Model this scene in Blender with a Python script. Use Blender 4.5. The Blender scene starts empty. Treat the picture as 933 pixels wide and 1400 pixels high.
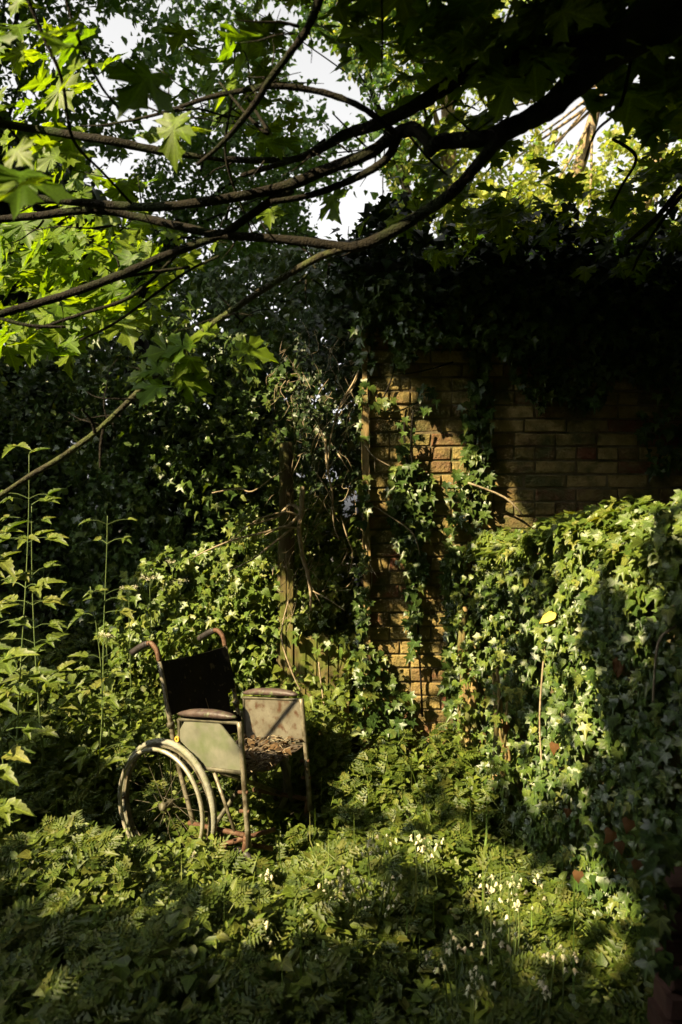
import bpy, math, random
import numpy as np
from mathutils import Vector, Matrix

random.seed(7)
rng = np.random.default_rng(11)
scene = bpy.context.scene
col = scene.collection

# ------------------------------------------------------------------ camera
FOC, CX, CY, EYE = 960.0, 466.5, 700.0, 1.65      # focal length and centre in photo pixels (933 x 1400), eye height in metres
cam_data = bpy.data.cameras.new('camera')
cam = bpy.data.objects.new('camera', cam_data)
col.objects.link(cam)
cam.location = (0, 0, EYE)
cam.rotation_euler = (math.radians(90), 0, 0)
cam_data.sensor_fit = 'VERTICAL'
cam_data.sensor_height = 36
cam_data.lens = 36 * FOC / 1400
cam_data.clip_start = 0.02
cam_data.clip_end = 600
cam_data.dof.use_dof = True
cam_data.dof.focus_distance = 3.45
cam_data.dof.aperture_fstop = 2.6
scene.camera = cam

# ------------------------------------------------------------------ light
TO_SUN = Vector((-0.92, -0.70, 0.92)).normalized()
ELEV = math.asin(TO_SUN.z)
world = bpy.data.worlds.new('World')
scene.world = world
world.use_nodes = True
wn, wl = world.node_tree.nodes, world.node_tree.links
bg = wn['Background']
sky = wn.new('ShaderNodeTexSky')
sky.sky_type = 'NISHITA'
sky.sun_disc = False
sky.sun_elevation = ELEV
sky.sun_rotation = math.atan2(TO_SUN.x, TO_SUN.y)
sky.dust_density = 4.0
sky.air_density = 1.2
hs = wn.new('ShaderNodeHueSaturation')
hs.inputs['Saturation'].default_value = 0.0
hs.inputs['Value'].default_value = 1.0
wl.new(sky.outputs[0], hs.inputs['Color'])
wl.new(hs.outputs[0], bg.inputs[0])
bg.inputs[1].default_value = 0.10

sun_data = bpy.data.lights.new('sun', 'SUN')
sun_data.energy = 5.0
sun_data.angle = math.radians(0.5)
sun_data.color = (1.0, 0.81, 0.47)
sun = bpy.data.objects.new('sun', sun_data)
col.objects.link(sun)
sun.rotation_euler = (-TO_SUN).to_track_quat('-Z', 'Y').to_euler()
sun.location = TO_SUN * 30

scene.view_settings.view_transform = 'Standard'
scene.view_settings.look = 'None'
scene.view_settings.exposure = 1.72
scene.view_settings.gamma = 1.0
scene.cycles.max_bounces = 5
scene.cycles.diffuse_bounces = 2
scene.cycles.glossy_bounces = 2
scene.cycles.transmission_bounces = 3
scene.cycles.use_denoising = True


# ------------------------------------------------------------------ helpers
def P(px, py, Y):
    """world point seen at photo pixel (px, py) at depth Y"""
    return np.array([(px - CX) / FOC * Y, Y, EYE - (py - CY) / FOC * Y])


def project(p):
    p = np.atleast_2d(p)
    return CX + FOC * p[:, 0] / p[:, 1], CY - FOC * (p[:, 2] - EYE) / p[:, 1]


def tag(o, label=None, cat=None, group=None, kind=None):
    if label: o['label'] = label
    if cat: o['category'] = cat
    if group: o['group'] = group
    if kind: o['kind'] = kind
    return o


def thing(name, loc, label, cat, group=None):
    o = bpy.data.objects.new(name, None)
    o.empty_display_size = 0.1
    col.objects.link(o)
    o.location = tuple(float(v) for v in loc)
    return tag(o, label, cat, group)


def raw_mesh(name, V, F, mat=None, smooth=False, uv=None):
    """V (n,3), F list of faces or an (m,k) array"""
    me = bpy.data.meshes.new(name)
    V = np.asarray(V, dtype=np.float32)
    if isinstance(F, np.ndarray):
        k = F.shape[1]
        me.vertices.add(len(V)); me.vertices.foreach_set('co', V.ravel())
        me.loops.add(F.size); me.loops.foreach_set('vertex_index', F.astype(np.int32).ravel())
        me.polygons.add(len(F))
        me.polygons.foreach_set('loop_start', np.arange(0, F.size, k, dtype=np.int32))
        me.polygons.foreach_set('loop_total', np.full(len(F), k, dtype=np.int32))
        me.update(calc_edges=True)
    else:
        me.from_pydata([tuple(map(float, v)) for v in V], [], [tuple(f) for f in F])
        me.update()
    if uv is not None:
        li = np.empty(len(me.loops), np.int32); me.loops.foreach_get('vertex_index', li)
        me.uv_layers.new(name='UVMap').data.foreach_set('uv', np.asarray(uv, np.float32)[li].ravel())
    if mat: me.materials.append(mat)
    if smooth:
        me.polygons.foreach_set('use_smooth', np.ones(len(me.polygons), dtype=bool))
    return me


def link(name, me, parent=None, loc=None):
    o = bpy.data.objects.new(name, me)
    col.objects.link(o)
    if parent is not None: o.parent = parent
    if loc is not None: o.location = tuple(float(v) for v in loc)
    return o


class MB:
    def __init__(s): s.V = []; s.F = []; s.n = 0
    def add(s, V, F):
        s.V += [tuple(map(float, v)) for v in V]
        s.F += [tuple(i + s.n for i in f) for f in F]
        s.n = len(s.V)
    def box(s, lo, hi):
        x0, y0, z0 = lo; x1, y1, z1 = hi
        s.add([(x0,y0,z0),(x1,y0,z0),(x1,y1,z0),(x0,y1,z0),(x0,y0,z1),(x1,y0,z1),(x1,y1,z1),(x0,y1,z1)],
              [(0,3,2,1),(4,5,6,7),(0,1,5,4),(1,2,6,5),(2,3,7,6),(3,0,4,7)])
    def tube(s, pts, rad, sides=8, smooth=3, closed=False, wob=0.0):
        pts = [Vector(p) for p in pts]
        n = len(pts)
        if not hasattr(rad, '__len__'): rad = [rad] * n
        if smooth > 1 and n > 2:
            q, r = [], []
            rngk = n if closed else n - 1
            for i in range(rngk):
                if closed: p0, p1, p2, p3 = pts[(i-1) % n], pts[i], pts[(i+1) % n], pts[(i+2) % n]; r1, r2 = rad[i], rad[(i+1) % n]
                else: p0, p1, p2, p3 = pts[max(i-1,0)], pts[i], pts[i+1], pts[min(i+2,n-1)]; r1, r2 = rad[i], rad[i+1]
                for k in range(smooth):
                    t = k / smooth
                    q.append(0.5*((2*p1)+(p2-p0)*t+(2*p0-5*p1+4*p2-p3)*t*t+(3*p1-p0-3*p2+p3)*t**3))
                    r.append(r1 + (r2-r1)*t)
            if not closed: q.append(pts[-1]); r.append(rad[-1])
            pts, rad = q, r
        n = len(pts)
        V, F = [], []
        prev = None
        for i in range(n):
            if closed: d = pts[(i+1) % n] - pts[i-1]
            else: d = pts[min(i+1,n-1)] - pts[max(i-1,0)]
            if d.length < 1e-9: d = Vector((0,0,1))
            d.normalize()
            if prev is None:
                a = d.orthogonal().normalized()
            else:
                a = prev - d * prev.dot(d)
                a = a.normalized() if a.length > 1e-6 else d.orthogonal().normalized()
            prev = a
            b = d.cross(a)
            for k in range(sides):
                t = 2*math.pi*k/sides
                rr = rad[i] * (1 + (random.uniform(-wob, wob) if wob else 0))
                V.append(pts[i] + (a*math.cos(t) + b*math.sin(t)) * rr)
        for i in range(n if closed else n-1):
            j = (i+1) % n
            for k in range(sides):
                F.append((i*sides+k, i*sides+(k+1) % sides, j*sides+(k+1) % sides, j*sides+k))
        if not closed:
            F.append(tuple(reversed(range(sides)))); F.append(tuple((n-1)*sides+k for k in range(sides)))
        s.add(V, F)
    def lathe(s, prof, centre, axis, ref, seg=32):
        """profile (radius, height) closed loop turned about axis through centre"""
        axis = Vector(axis).normalized(); a = (Vector(ref) - axis*Vector(ref).dot(axis)).normalized(); b = axis.cross(a)
        c = Vector(centre); V = []; F = []; m = len(prof)
        for i in range(seg):
            t = 2*math.pi*i/seg
            for r, h in prof: V.append(c + (a*math.cos(t)+b*math.sin(t))*r + axis*h)
        for i in range(seg):
            j = (i+1) % seg
            for k in range(m):
                F.append((i*m+k, j*m+k, j*m+(k+1) % m, i*m+(k+1) % m))
        s.add(V, F)
    def build(s, name, mat, parent=None, base=None, smooth=False, label=None, kind=None):
        V = np.array(s.V, dtype=np.float32)
        if base is None and parent is not None: base = np.array(parent.location)
        if base is not None: V = V - np.asarray(base, dtype=np.float32)
        o = link(name, raw_mesh(name, V, s.F, mat, smooth), parent)
        if parent is None and base is not None: o.location = tuple(float(v) for v in base)
        if label: o['label'] = label
        if kind: o['kind'] = kind
        return o


# ------------------------------------------------------------------ materials
def new_mat(name):
    m = bpy.data.materials.new(name); m.use_nodes = True
    nt = m.node_tree; nt.nodes.clear()
    return m, nt.nodes, nt.links


def ramp(N, stops, interp='LINEAR'):
    r = N.new('ShaderNodeValToRGB'); e = r.color_ramp.elements
    r.color_ramp.interpolation = interp
    while len(e) > 1: e.remove(e[-1])
    e[0].position = stops[0][0]; e[0].color = (*stops[0][1], 1)
    for p, c in stops[1:]:
        k = e.new(p); k.color = (*c, 1)
    return r


def leaf_mat(name, cols, trans=0.35, rough=0.45, tcol=None, nscale=18.0, spec=0.28, vein=.55):
    """colour differs leaf by leaf, with faint blotches; light passes through the blade"""
    m, N, L = new_mat(name)
    out = N.new('ShaderNodeOutputMaterial')
    geo = N.new('ShaderNodeNewGeometry'); oi = N.new('ShaderNodeObjectInfo')
    add = N.new('ShaderNodeMath'); add.operation = 'ADD'
    fr = N.new('ShaderNodeMath'); fr.operation = 'FRACT'
    L.new(geo.outputs['Random Per Island'], add.inputs[0]); L.new(oi.outputs['Random'], add.inputs[1]); L.new(add.outputs[0], fr.inputs[0])
    n = len(cols)
    r = ramp(N, [(i/(n-1) if n > 1 else 0, c) for i, c in enumerate(cols)])
    L.new(fr.outputs[0], r.inputs[0])
    tc = N.new('ShaderNodeTexCoord')
    nz = N.new('ShaderNodeTexNoise'); nz.inputs['Scale'].default_value = nscale; nz.inputs['Detail'].default_value = 3
    L.new(tc.outputs['Object'], nz.inputs['Vector'])
    mr = N.new('ShaderNodeMapRange'); mr.inputs[1].default_value = .3; mr.inputs[2].default_value = .7; mr.inputs[3].default_value = .7; mr.inputs[4].default_value = 1.3
    L.new(nz.outputs[0], mr.inputs[0])
    mul = N.new('ShaderNodeVectorMath'); mul.operation = 'SCALE'
    L.new(r.outputs[0], mul.inputs[0]); L.new(mr.outputs[0], mul.inputs['Scale'])
    # pale veins running out from the leaf base
    uvn = N.new('ShaderNodeUVMap'); sp = N.new('ShaderNodeSeparateXYZ'); L.new(uvn.outputs[0], sp.inputs[0])
    def mth(op, a, b_=None, c_=None):
        q = N.new('ShaderNodeMath'); q.operation = op
        for i_, v_ in enumerate((a, b_, c_)):
            if v_ is None: continue
            if isinstance(v_, (int, float)): q.inputs[i_].default_value = v_
            else: L.new(v_, q.inputs[i_])
        return q.outputs[0]
    yy = mth('SUBTRACT', sp.outputs['Y'], .06)
    ang = mth('ARCTAN2', sp.outputs['X'], yy)
    rad = mth('SQRT', mth('ADD', mth('MULTIPLY', sp.outputs['X'], sp.outputs['X']), mth('MULTIPLY', yy, yy)))
    dv = mth('MULTIPLY', mth('PINGPONG', ang, .41), rad)
    vm = N.new('ShaderNodeMapRange'); vm.inputs[1].default_value = .012; vm.inputs[2].default_value = .035; vm.inputs[3].default_value = vein; vm.inputs[4].default_value = 0
    L.new(dv, vm.inputs[0])
    vs = mth('ADD', vm.outputs[0], 1.0)
    mul2 = N.new('ShaderNodeVectorMath'); mul2.operation = 'SCALE'; L.new(mul.outputs[0], mul2.inputs[0]); L.new(vs, mul2.inputs['Scale'])
    mul = mul2
    pb = N.new('ShaderNodeBsdfPrincipled'); pb.inputs['Roughness'].default_value = rough
    pb.inputs['Specular IOR Level'].default_value = spec
    L.new(mul.outputs[0], pb.inputs['Base Color'])
    tr = N.new('ShaderNodeBsdfTranslucent')
    tm = N.new('ShaderNodeVectorMath'); tm.operation = 'MULTIPLY'
    tm.inputs[1].default_value = tcol or (1.9, 1.9, 0.6)
    L.new(mul.outputs[0], tm.inputs[0]); L.new(tm.outputs[0], tr.inputs['Color'])
    mix = N.new('ShaderNodeMixShader'); mix.inputs[0].default_value = trans
    L.new(pb.outputs[0], mix.inputs[1]); L.new(tr.outputs[0], mix.inputs[2]); L.new(mix.outputs[0], out.inputs[0])
    return m


def surf_mat(name, stops, scale=6.0, rough=0.8, metal=0.0, bump=0.3, detail=8, second=None, spec=0.4, stretch=None, rnd=0.0, bscale=None):
    """noise-ramped colour with bump; second = (colour, scale, lo, hi) lays a blotchy layer such as moss or rust over it"""
    m, N, L = new_mat(name)
    out = N.new('ShaderNodeOutputMaterial'); pb = N.new('ShaderNodeBsdfPrincipled')
    tc = N.new('ShaderNodeTexCoord'); mp = N.new('ShaderNodeMapping')
    oi = N.new('ShaderNodeObjectInfo')
    off = N.new('ShaderNodeVectorMath'); off.operation = 'SCALE'; off.inputs[0].default_value = (17, 31, 23)
    L.new(oi.outputs['Random'], off.inputs['Scale']); L.new(off.outputs[0], mp.inputs['Location'])
    if stretch: mp.inputs['Scale'].default_value = stretch
    L.new(tc.outputs['Object'], mp.inputs['Vector'])
    nz = N.new('ShaderNodeTexNoise'); nz.inputs['Scale'].default_value = scale; nz.inputs['Detail'].default_value = detail; nz.inputs['Roughness'].default_value = .65
    L.new(mp.outputs[0], nz.inputs['Vector'])
    r = ramp(N, stops)
    fac = nz.outputs[0]
    if rnd:
        sub = N.new('ShaderNodeMath'); sub.operation = 'MULTIPLY_ADD'; sub.inputs[1].default_value = rnd; 
        L.new(oi.outputs['Random'], sub.inputs[0]); L.new(nz.outputs[0], sub.inputs[2])
        sb = N.new('ShaderNodeMath'); sb.operation = 'SUBTRACT'; sb.inputs[1].default_value = rnd/2
        L.new(sub.outputs[0], sb.inputs[0]); fac = sb.outputs[0]
    L.new(fac, r.inputs[0])
    c = r.outputs[0]
    if second:
        sc, ss, lo, hi = second
        n2 = N.new('ShaderNodeTexNoise'); n2.inputs['Scale'].default_value = ss; n2.inputs['Detail'].default_value = 6
        g = N.new('ShaderNodeNewGeometry')
        L.new(g.outputs['Position'], n2.inputs['Vector'])
        m2 = N.new('ShaderNodeMapRange'); m2.inputs[1].default_value = lo; m2.inputs[2].default_value = hi
        L.new(n2.outputs[0], m2.inputs[0])
        mx = N.new('ShaderNodeMix'); mx.data_type = 'RGBA'; mx.inputs['B'].default_value = (*sc, 1)
        L.new(m2.outputs[0], mx.inputs['Factor']); L.new(c, mx.inputs['A']); c = mx.outputs['Result']
    L.new(c, pb.inputs['Base Color'])
    pb.inputs['Roughness'].default_value = rough; pb.inputs['Metallic'].default_value = metal; pb.inputs['Specular IOR Level'].default_value = spec
    if bump:
        nb = N.new('ShaderNodeTexNoise'); nb.inputs['Scale'].default_value = bscale or scale*3; nb.inputs['Detail'].default_value = 6
        L.new(mp.outputs[0], nb.inputs['Vector'])
        b = N.new('ShaderNodeBump'); b.inputs['Strength'].default_value = bump; b.inputs['Distance'].default_value = 0.01
        L.new(nb.outputs[0], b.inputs['Height']); L.new(b.outputs[0], pb.inputs['Normal'])
    L.new(pb.outputs[0], out.inputs[0])
    return m


M = {}
M['soil'] = surf_mat('soil', [(.3,(.012,.010,.006)),(.7,(.04,.032,.018))], 9, .95, bump=.8)
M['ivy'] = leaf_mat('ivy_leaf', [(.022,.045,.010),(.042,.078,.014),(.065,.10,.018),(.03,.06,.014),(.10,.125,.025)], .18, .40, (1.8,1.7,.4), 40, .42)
M['ivy_bright'] = leaf_mat('ivy_leaf_sunlit', [(.05,.088,.014),(.085,.13,.02),(.12,.155,.024),(.06,.10,.018),(.16,.17,.035)], .25, .42, (1.8,1.7,.35), 40, .42)  # sunlit copy of the ivy leaf, the light is in its colour
M['ivy_dark'] = leaf_mat('ivy_leaf_shaded', [(.010,.022,.007),(.016,.034,.009),(.024,.042,.010),(.032,.042,.012)], .12, .42, None, 40, .35)  # shaded copy of the ivy leaf for roof and recess, shade in the colour
M['maple'] = leaf_mat('maple_leaf', [(.06,.12,.008),(.095,.155,.010),(.13,.185,.012),(.07,.13,.008)], .5, .5, (2.0,1.9,.25), 30, .25)
M['maple_far'] = leaf_mat('sunlit_maple_leaf', [(.11,.20,.014),(.15,.24,.02),(.19,.27,.02),(.12,.20,.016)], .5, .5, (1.6,1.55,.3), 30, .35)
M['yellow'] = leaf_mat('yellow_green_leaf', [(.20,.27,.04),(.28,.31,.06),(.36,.34,.09),(.12,.21,.03)], .5, .5, (1.3,1.4,.5), 10, .3)
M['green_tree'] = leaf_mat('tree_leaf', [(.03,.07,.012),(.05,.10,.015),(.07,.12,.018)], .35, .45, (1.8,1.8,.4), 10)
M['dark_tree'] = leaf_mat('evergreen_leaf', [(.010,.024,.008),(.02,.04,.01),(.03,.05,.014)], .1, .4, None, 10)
M['herb'] = leaf_mat('herb_leaf', [(.048,.080,.010),(.082,.115,.014),(.112,.14,.018),(.06,.095,.013),(.14,.145,.028)], .3, .5, (1.6,1.7,.4), 25, .35)
M['herb_dark'] = leaf_mat('cow_parsley_leaf', [(.036,.062,.009),(.062,.092,.012),(.088,.118,.016),(.115,.125,.024)], .28, .5, (1.6,1.7,.4), 25, .35)
M['grass'] = leaf_mat('grass_blade', [(.06,.11,.02),(.10,.15,.03),(.17,.18,.06)], .3, .5, (1.5,1.5,.5), 25, .35)
M['dead_leaf'] = leaf_mat('dead_leaf', [(.055,.028,.012),(.085,.042,.015),(.04,.022,.01)], .3, .7, (1.3,1.1,.6), 20, .2)
M['litter'] = leaf_mat('rotting_leaf', [(.035,.022,.012),(.07,.045,.022),(.12,.07,.03),(.05,.03,.018)], .15, .8, (1.2,1.0,.6), 40, .2)
M['yellow_leaf'] = leaf_mat('yellow_leaf', [(.50,.36,.07),(.50,.36,.07)], .3, .6, (1.2,1.1,.6), 20, .2)
M['petal'] = leaf_mat('white_petal', [(.50,.50,.34),(.62,.58,.42),(.56,.50,.40),(.42,.46,.26)], .35, .6, (1,1,.95), 60, .2)
M['stem'] = surf_mat('green_stem', [(.3,(.07,.12,.03)),(.7,(.13,.17,.05))], 20, .6, bump=.1)
M['bark'] = surf_mat('maple_bark', [(.3,(.006,.005,.004)),(.6,(.016,.013,.008)),(.8,(.026,.026,.010))], 45, .95, bump=1.0, second=((.022,.034,.008), 7, .5, .72), spec=.2)
M['mossy_bark'] = surf_mat('mossy_bark', [(.3,(.014,.012,.007)),(.7,(.045,.040,.016))], 40, .95, bump=1.0, second=((.06,.075,.016), 14, .46, .64))
M['vine'] = surf_mat('dead_vine', [(.3,(.17,.13,.08)),(.7,(.36,.29,.19))], 20, .85, bump=.5)
M['pale_bark'] = surf_mat('pale_trunk', [(.3,(.16,.11,.06)),(.7,(.32,.24,.13))], 5, .9, bump=.6)
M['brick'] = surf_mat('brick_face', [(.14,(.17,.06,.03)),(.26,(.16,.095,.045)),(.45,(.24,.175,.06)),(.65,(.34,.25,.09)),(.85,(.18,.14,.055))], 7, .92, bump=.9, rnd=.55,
                      second=((.075,.075,.022), 7, .46, .66), bscale=70)
M['mortar'] = surf_mat('mortar', [(.3,(.08,.06,.03)),(.7,(.19,.15,.08))], 12, .95, bump=.6, second=((.06,.07,.02), 5.5, .5, .7))
M['post'] = surf_mat('weathered_timber', [(.3,(.14,.09,.035)),(.7,(.34,.24,.10))], 10, .9, bump=.8, stretch=(1,1,.15), second=((.09,.10,.03), 9, .45, .65))
M['plank'] = surf_mat('mossy_plank', [(.3,(.05,.035,.015)),(.6,(.16,.13,.045)),(.8,(.22,.18,.07))], 14, .95, bump=.9, stretch=(1,1,.2), second=((.10,.12,.02), 12, .42, .6))
M['felt'] = surf_mat('roof_felt', [(.3,(.02,.02,.018)),(.7,(.05,.05,.04))], 10, .9)
M['panel'] = surf_mat('grey_green_panel', [(.25,(.09,.09,.065)),(.5,(.135,.135,.10)),(.75,(.18,.175,.135))], 9, .5, bump=.05, second=((.07,.10,.03), 9, .48, .75), spec=.3)
M['panel_dirty'] = surf_mat('dirty_panel', [(.25,(.07,.058,.04)),(.5,(.12,.108,.08)),(.75,(.16,.148,.115))], 14, .55, bump=.08, second=((.06,.03,.015), 26, .52, .7), spec=.3)
M['steel'] = surf_mat('dull_steel', [(.3,(.14,.125,.085)),(.7,(.28,.25,.18))], 20, .5, .4, bump=.1, second=((.08,.065,.04), 25, .45, .62))
M['rim'] = surf_mat('hand_rim', [(.3,(.28,.27,.20)),(.7,(.45,.42,.34))], 20, .4, .4, bump=.05, second=((.22,.22,.12), 18, .55, .7))
M['rust'] = surf_mat('rusty_tube', [(.3,(.05,.025,.015)),(.5,(.105,.05,.028)),(.75,(.17,.12,.07))], 25, .7, .2, bump=.4)
M['darktube'] = surf_mat('grimy_shaded_tube', [(.3,(.03,.028,.02)),(.7,(.12,.11,.07))], 20, .6, .3, bump=.2)  # grime, and on the armrest tubes painted shadow too
M['grip'] = surf_mat('black_grip', [(.3,(.015,.014,.013)),(.7,(.05,.04,.04))], 20, .45, bump=.1)
M['vinyl'] = surf_mat('black_vinyl', [(.3,(.004,.004,.004)),(.7,(.010,.009,.008))], 14, .75, bump=.2, spec=.15, second=((.07,.06,.04), 34, .62, .72))
M['pad'] = surf_mat('armrest_pad', [(.3,(.03,.018,.016)),(.7,(.10,.07,.06))], 20, .5, bump=.3, second=((.10,.12,.06), 45, .55, .7))
M['tyre'] = surf_mat('tyre_rubber', [(.3,(.16,.16,.125)),(.7,(.27,.26,.21))], 25, .75, bump=.3, second=((.14,.16,.07), 12, .5, .7))
M['seat'] = surf_mat('seat_cloth', [(.3,(.04,.03,.022)),(.7,(.10,.075,.05))], 18, .8, bump=.3)
M['plug'] = surf_mat('yellow_plastic', [(.3,(.50,.30,.04)),(.7,(.60,.38,.06))], 20, .5, bump=0)
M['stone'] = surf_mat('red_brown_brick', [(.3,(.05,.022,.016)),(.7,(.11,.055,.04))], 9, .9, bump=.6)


# ------------------------------------------------------------------ leaf shapes (tip along +Y, face along +Z, unit length)
def fan(half, centre, fold=.18, curl=.12, mirror_jit=0.0):
    pts = list(half) + [(-x, y) for x, y in reversed(half[1:-1])]
    def z(x, y): return fold*abs(x) - curl*(y-.3)**2
    V = [(centre[0], centre[1], z(0, centre[1]) - .02)] + [(x, y, z(x, y)) for x, y in pts]
    n = len(pts)
    F = np.array([(0, 1+i, 1+(i+1) % n) for i in range(n)])
    return np.array(V), F


IVY = fan([(0,.08),(.20,-.10),(.52,.02),(.34,.22),(.56,.56),(.22,.52),(.13,.66),(0,1.08)], (0,.30), .26, .22)
IVY2 = fan([(0,.04),(.30,-.02),(.44,.25),(.26,.55),(0,1.0)], (0,.35), .15, .3)
OVAL = fan([(0,0),(.24,.28),(.2,.65),(0,1.0)], (0,.45), .3, .25)
SMALL = (np.array([(0,0,0),(.32,.45,.08),(0,1,-.05),(-.32,.45,.08)]), np.array([(0,1,2),(0,2,3)]))
MAPLE = fan([(0,0),(.16,-.12),(.44,-.16),(.38,.00),(.62,.08),(.36,.16),(.34,.22),(.56,.26),(.64,.22),(.68,.38),(.90,.50),(.68,.54),(.62,.68),(.48,.56),(.22,.46),
             (.28,.66),(.42,.74),(.28,.80),(.24,.94),(.12,.90),(0,1.18)], (0,.26), .16, .2)


def warp(t, seed):
    r_ = np.random.default_rng(seed); V = t[0].copy(); x, y = V[:, 0].copy(), V[:, 1].copy()
    V[:, 0] += .06*np.sin(y*4+seed); V[:, :2] *= 1+r_.uniform(-.07, .07, (len(V), 2))
    V[:, 2] += r_.uniform(-.25, .15)*x*x + r_.uniform(-.28, -.02)*(y-.2)**2 + r_.uniform(-.15, .15)*x*y + .035*np.sin(x*7+seed)+.03*np.sin(y*8+seed*2)
    return V, t[1]
def curl(t):
    V = t[0].copy(); V[:, 2] -= 1.1*V[:, 0]**2; V[:, 2] -= .35*V[:, 1]**2; return V, t[1]
def norm(a): return a / np.maximum(np.linalg.norm(a, axis=-1, keepdims=True), 1e-9)


MAPLES = [warp(MAPLE, i) for i in range(5)]
IVYS = [warp(IVY, 1), warp(IVY, 4), warp(IVY2, 2), warp(IVY, 7)]


def frames(n, t):
    z = norm(n); y = norm(t - (t*z).sum(-1, keepdims=True)*z); x = np.cross(y, z)
    return np.stack([x, y, z], axis=-1)          # columns


def bake(tpl, pos, R, s):
    V, F = tpl
    W = np.einsum('nij,vj->nvi', R, V) * s[:, None, None] + pos[:, None, :]
    n, v = len(pos), len(V)
    FF = (F[None] + (np.arange(n)*v)[:, None, None]).reshape(-1, F.shape[1])
    return W.reshape(-1, 3), FF


def mixed(tpls, pos, R, s):
    VV, FF, k = [], [], 0
    global LAST_UV
    UU = []
    pick = rng.integers(0, len(tpls), len(pos))
    for i, t in enumerate(tpls):
        mk = pick == i
        if not mk.any(): continue
        v, f = bake(t, pos[mk], R[mk], s[mk]); VV.append(v); FF.append(f + k); k += len(v); UU.append(np.tile(t[0][:, :2], (int(mk.sum()), 1)))
    LAST_UV = np.concatenate(UU)
    return np.concatenate(VV), np.concatenate(FF)


def leaves(parent, tpls, pos, R, s, mat, nbig=300, name='leaf', rest='foliage', inview=None):
    """the nbig leaves that show largest become parts, the rest one part of kind stuff"""
    if not isinstance(tpls, list): tpls = [tpls]
    base = np.array(parent.location)
    big = np.zeros(len(pos), bool)
    if nbig:
        px, py = project(np.where(pos[:, 1:2] > .3, pos, np.array([[99., .3, 0]])))
        facing = np.abs(R[:, 1, 2])
        dist = np.maximum(pos[:, 1], .3)
        size = s * FOC / dist * (.3+facing)
        ok = (px > 5) & (px < 928) & (py > 5) & (py < 1395) & (pos[:, 1] > .3)
        size = np.where(ok, size, 0)
        if inview is not None: size = size * inview
        idx = np.argsort(-size)[:nbig]; idx = idx[size[idx] > 0]; big[idx] = True
        mes = [raw_mesh(name, t[0], t[1], mat, uv=t[0][:, :2]) for t in tpls]
        for i in idx:
            o = bpy.data.objects.new(name, mes[random.randrange(len(mes))])
            col.objects.link(o); o.parent = parent
            Mx = np.eye(4); Mx[:3, :3] = R[i]*s[i]; Mx[:3, 3] = pos[i]-base
            o.matrix_local = Matrix(Mx.tolist())
    if (~big).any():
        v, f = mixed(tpls, pos[~big], R[~big], s[~big])
        o = link(rest, raw_mesh(rest, v-base, f, mat, uv=LAST_UV), parent)
        o['kind'] = 'stuff'
        return o


def rand_dirs(n): return norm(rng.normal(size=(n, 3)))


def in_poly(px, py, poly):
    inside = np.zeros(len(px), bool); n = len(poly); j = n-1
    for i in range(n):
        xi, yi = poly[i]; xj, yj = poly[j]
        c = ((yi > py) != (yj > py)) & (px < (xj-xi)*(py-yi)/((yj-yi) or 1e-9)+xi)
        inside ^= c; j = i
    return inside


HOLES = [(168,50,32,.95),(155,112,24,.85),(190,150,22,.7),(20,95,16,.6),(335,60,12,.7),(120,150,14,.6),(260,60,14,.5),(432,95,42,.95),(470,140,35,.95),(502,250,36,.95),(455,300,38,.96),(520,205,25,.9),(330,250,18,.5),(260,385,12,.6),(205,480,20,.93),(150,478,18,.6),(175,505,14,.5),
         (780,200,48,.85),(835,130,30,.85),(700,235,25,.75),(720,170,22,.7),(655,230,26,.7),(590,150,24,.8),(620,215,22,.7),(540,175,20,.8),(795,290,26,.6),(690,60,12,.6),(860,150,20,.7),(770,385,10,.5),
         (390,25,24,.9),(545,330,18,.75),(590,310,22,.6),(480,290,30,.9),(560,250,20,.8),(20,395,8,.4),(735,375,9,.7),(560,378,10,.6),(620,400,10,.5)]


def holes(px, py, grow=1.0):
    keep = np.ones(len(px), bool)
    for hx, hy, r, p in HOLES:
        d = np.hypot(px-hx, py-hy)
        keep &= ~((d < r*grow*rng.uniform(.75, 1.15, len(px))) & (rng.random(len(px)) < p))
    return keep


def cloud(poly, y0, y1, n, hole=True, clump=0.0, edge=0.0):
    """points spread through a volume of depth y0..y1 whose outline from the viewpoint is poly"""
    poly = [tuple(map(float, p)) for p in poly]
    xs, ys = zip(*poly)
    k = int(n*2.2)+50
    out = []
    got = 0
    while got < n:
        px = rng.uniform(min(xs), max(xs), k); py = rng.uniform(min(ys), max(ys), k)
        mk = in_poly(px+rng.normal(size=k)*edge+edge*1.2*np.sin(py*.07+px*.02), py+rng.normal(size=k)*edge*.7+edge*np.sin(px*.06+1), poly)
        if hole: mk &= holes(px, py)
        Y = rng.uniform(y0, y1, k)
        if clump:
            a = np.sin(px*.051+Y*3.1)*np.sin(py*.063+1.3+Y*2.3)+.6*np.sin(px*.13+py*.09)
            mk &= a > rng.uniform(-1.3, 1.3*clump, k)
        p = np.stack([(px-CX)/FOC*Y, Y, EYE-(py-CY)/FOC*Y], -1)[mk]
        if len(p) == 0: continue
        out.append(p); got += len(p)
    return np.concatenate(out)[:n]


def loose_frames(n, up=.6, view=.3, droop=.6):
    nn = rand_dirs(n)*.8 + np.array([0, -view, up])
    t = rand_dirs(n) + np.array([0, -.2, -droop])
    return frames(nn, t)


# ------------------------------------------------------------------ ground
def ground_z(x, y):
    x = np.asarray(x, float); y = np.asarray(y, float)
    g = .30*np.clip((y-3.3)/2.2, 0, 1) + .25*np.clip((y-4.2)/3, 0, 1)
    g = g + .25*np.clip((-x-1.2)/1.5, 0, 1)*np.clip((y-2.5)/1.5, 0, 1)
    g = g + .03*np.sin(x*2.3+.4)*np.cos(y*1.9)
    far = np.clip((np.hypot(x, y)-12)/6, 0, 1)
    return g*(1-far)


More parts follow.
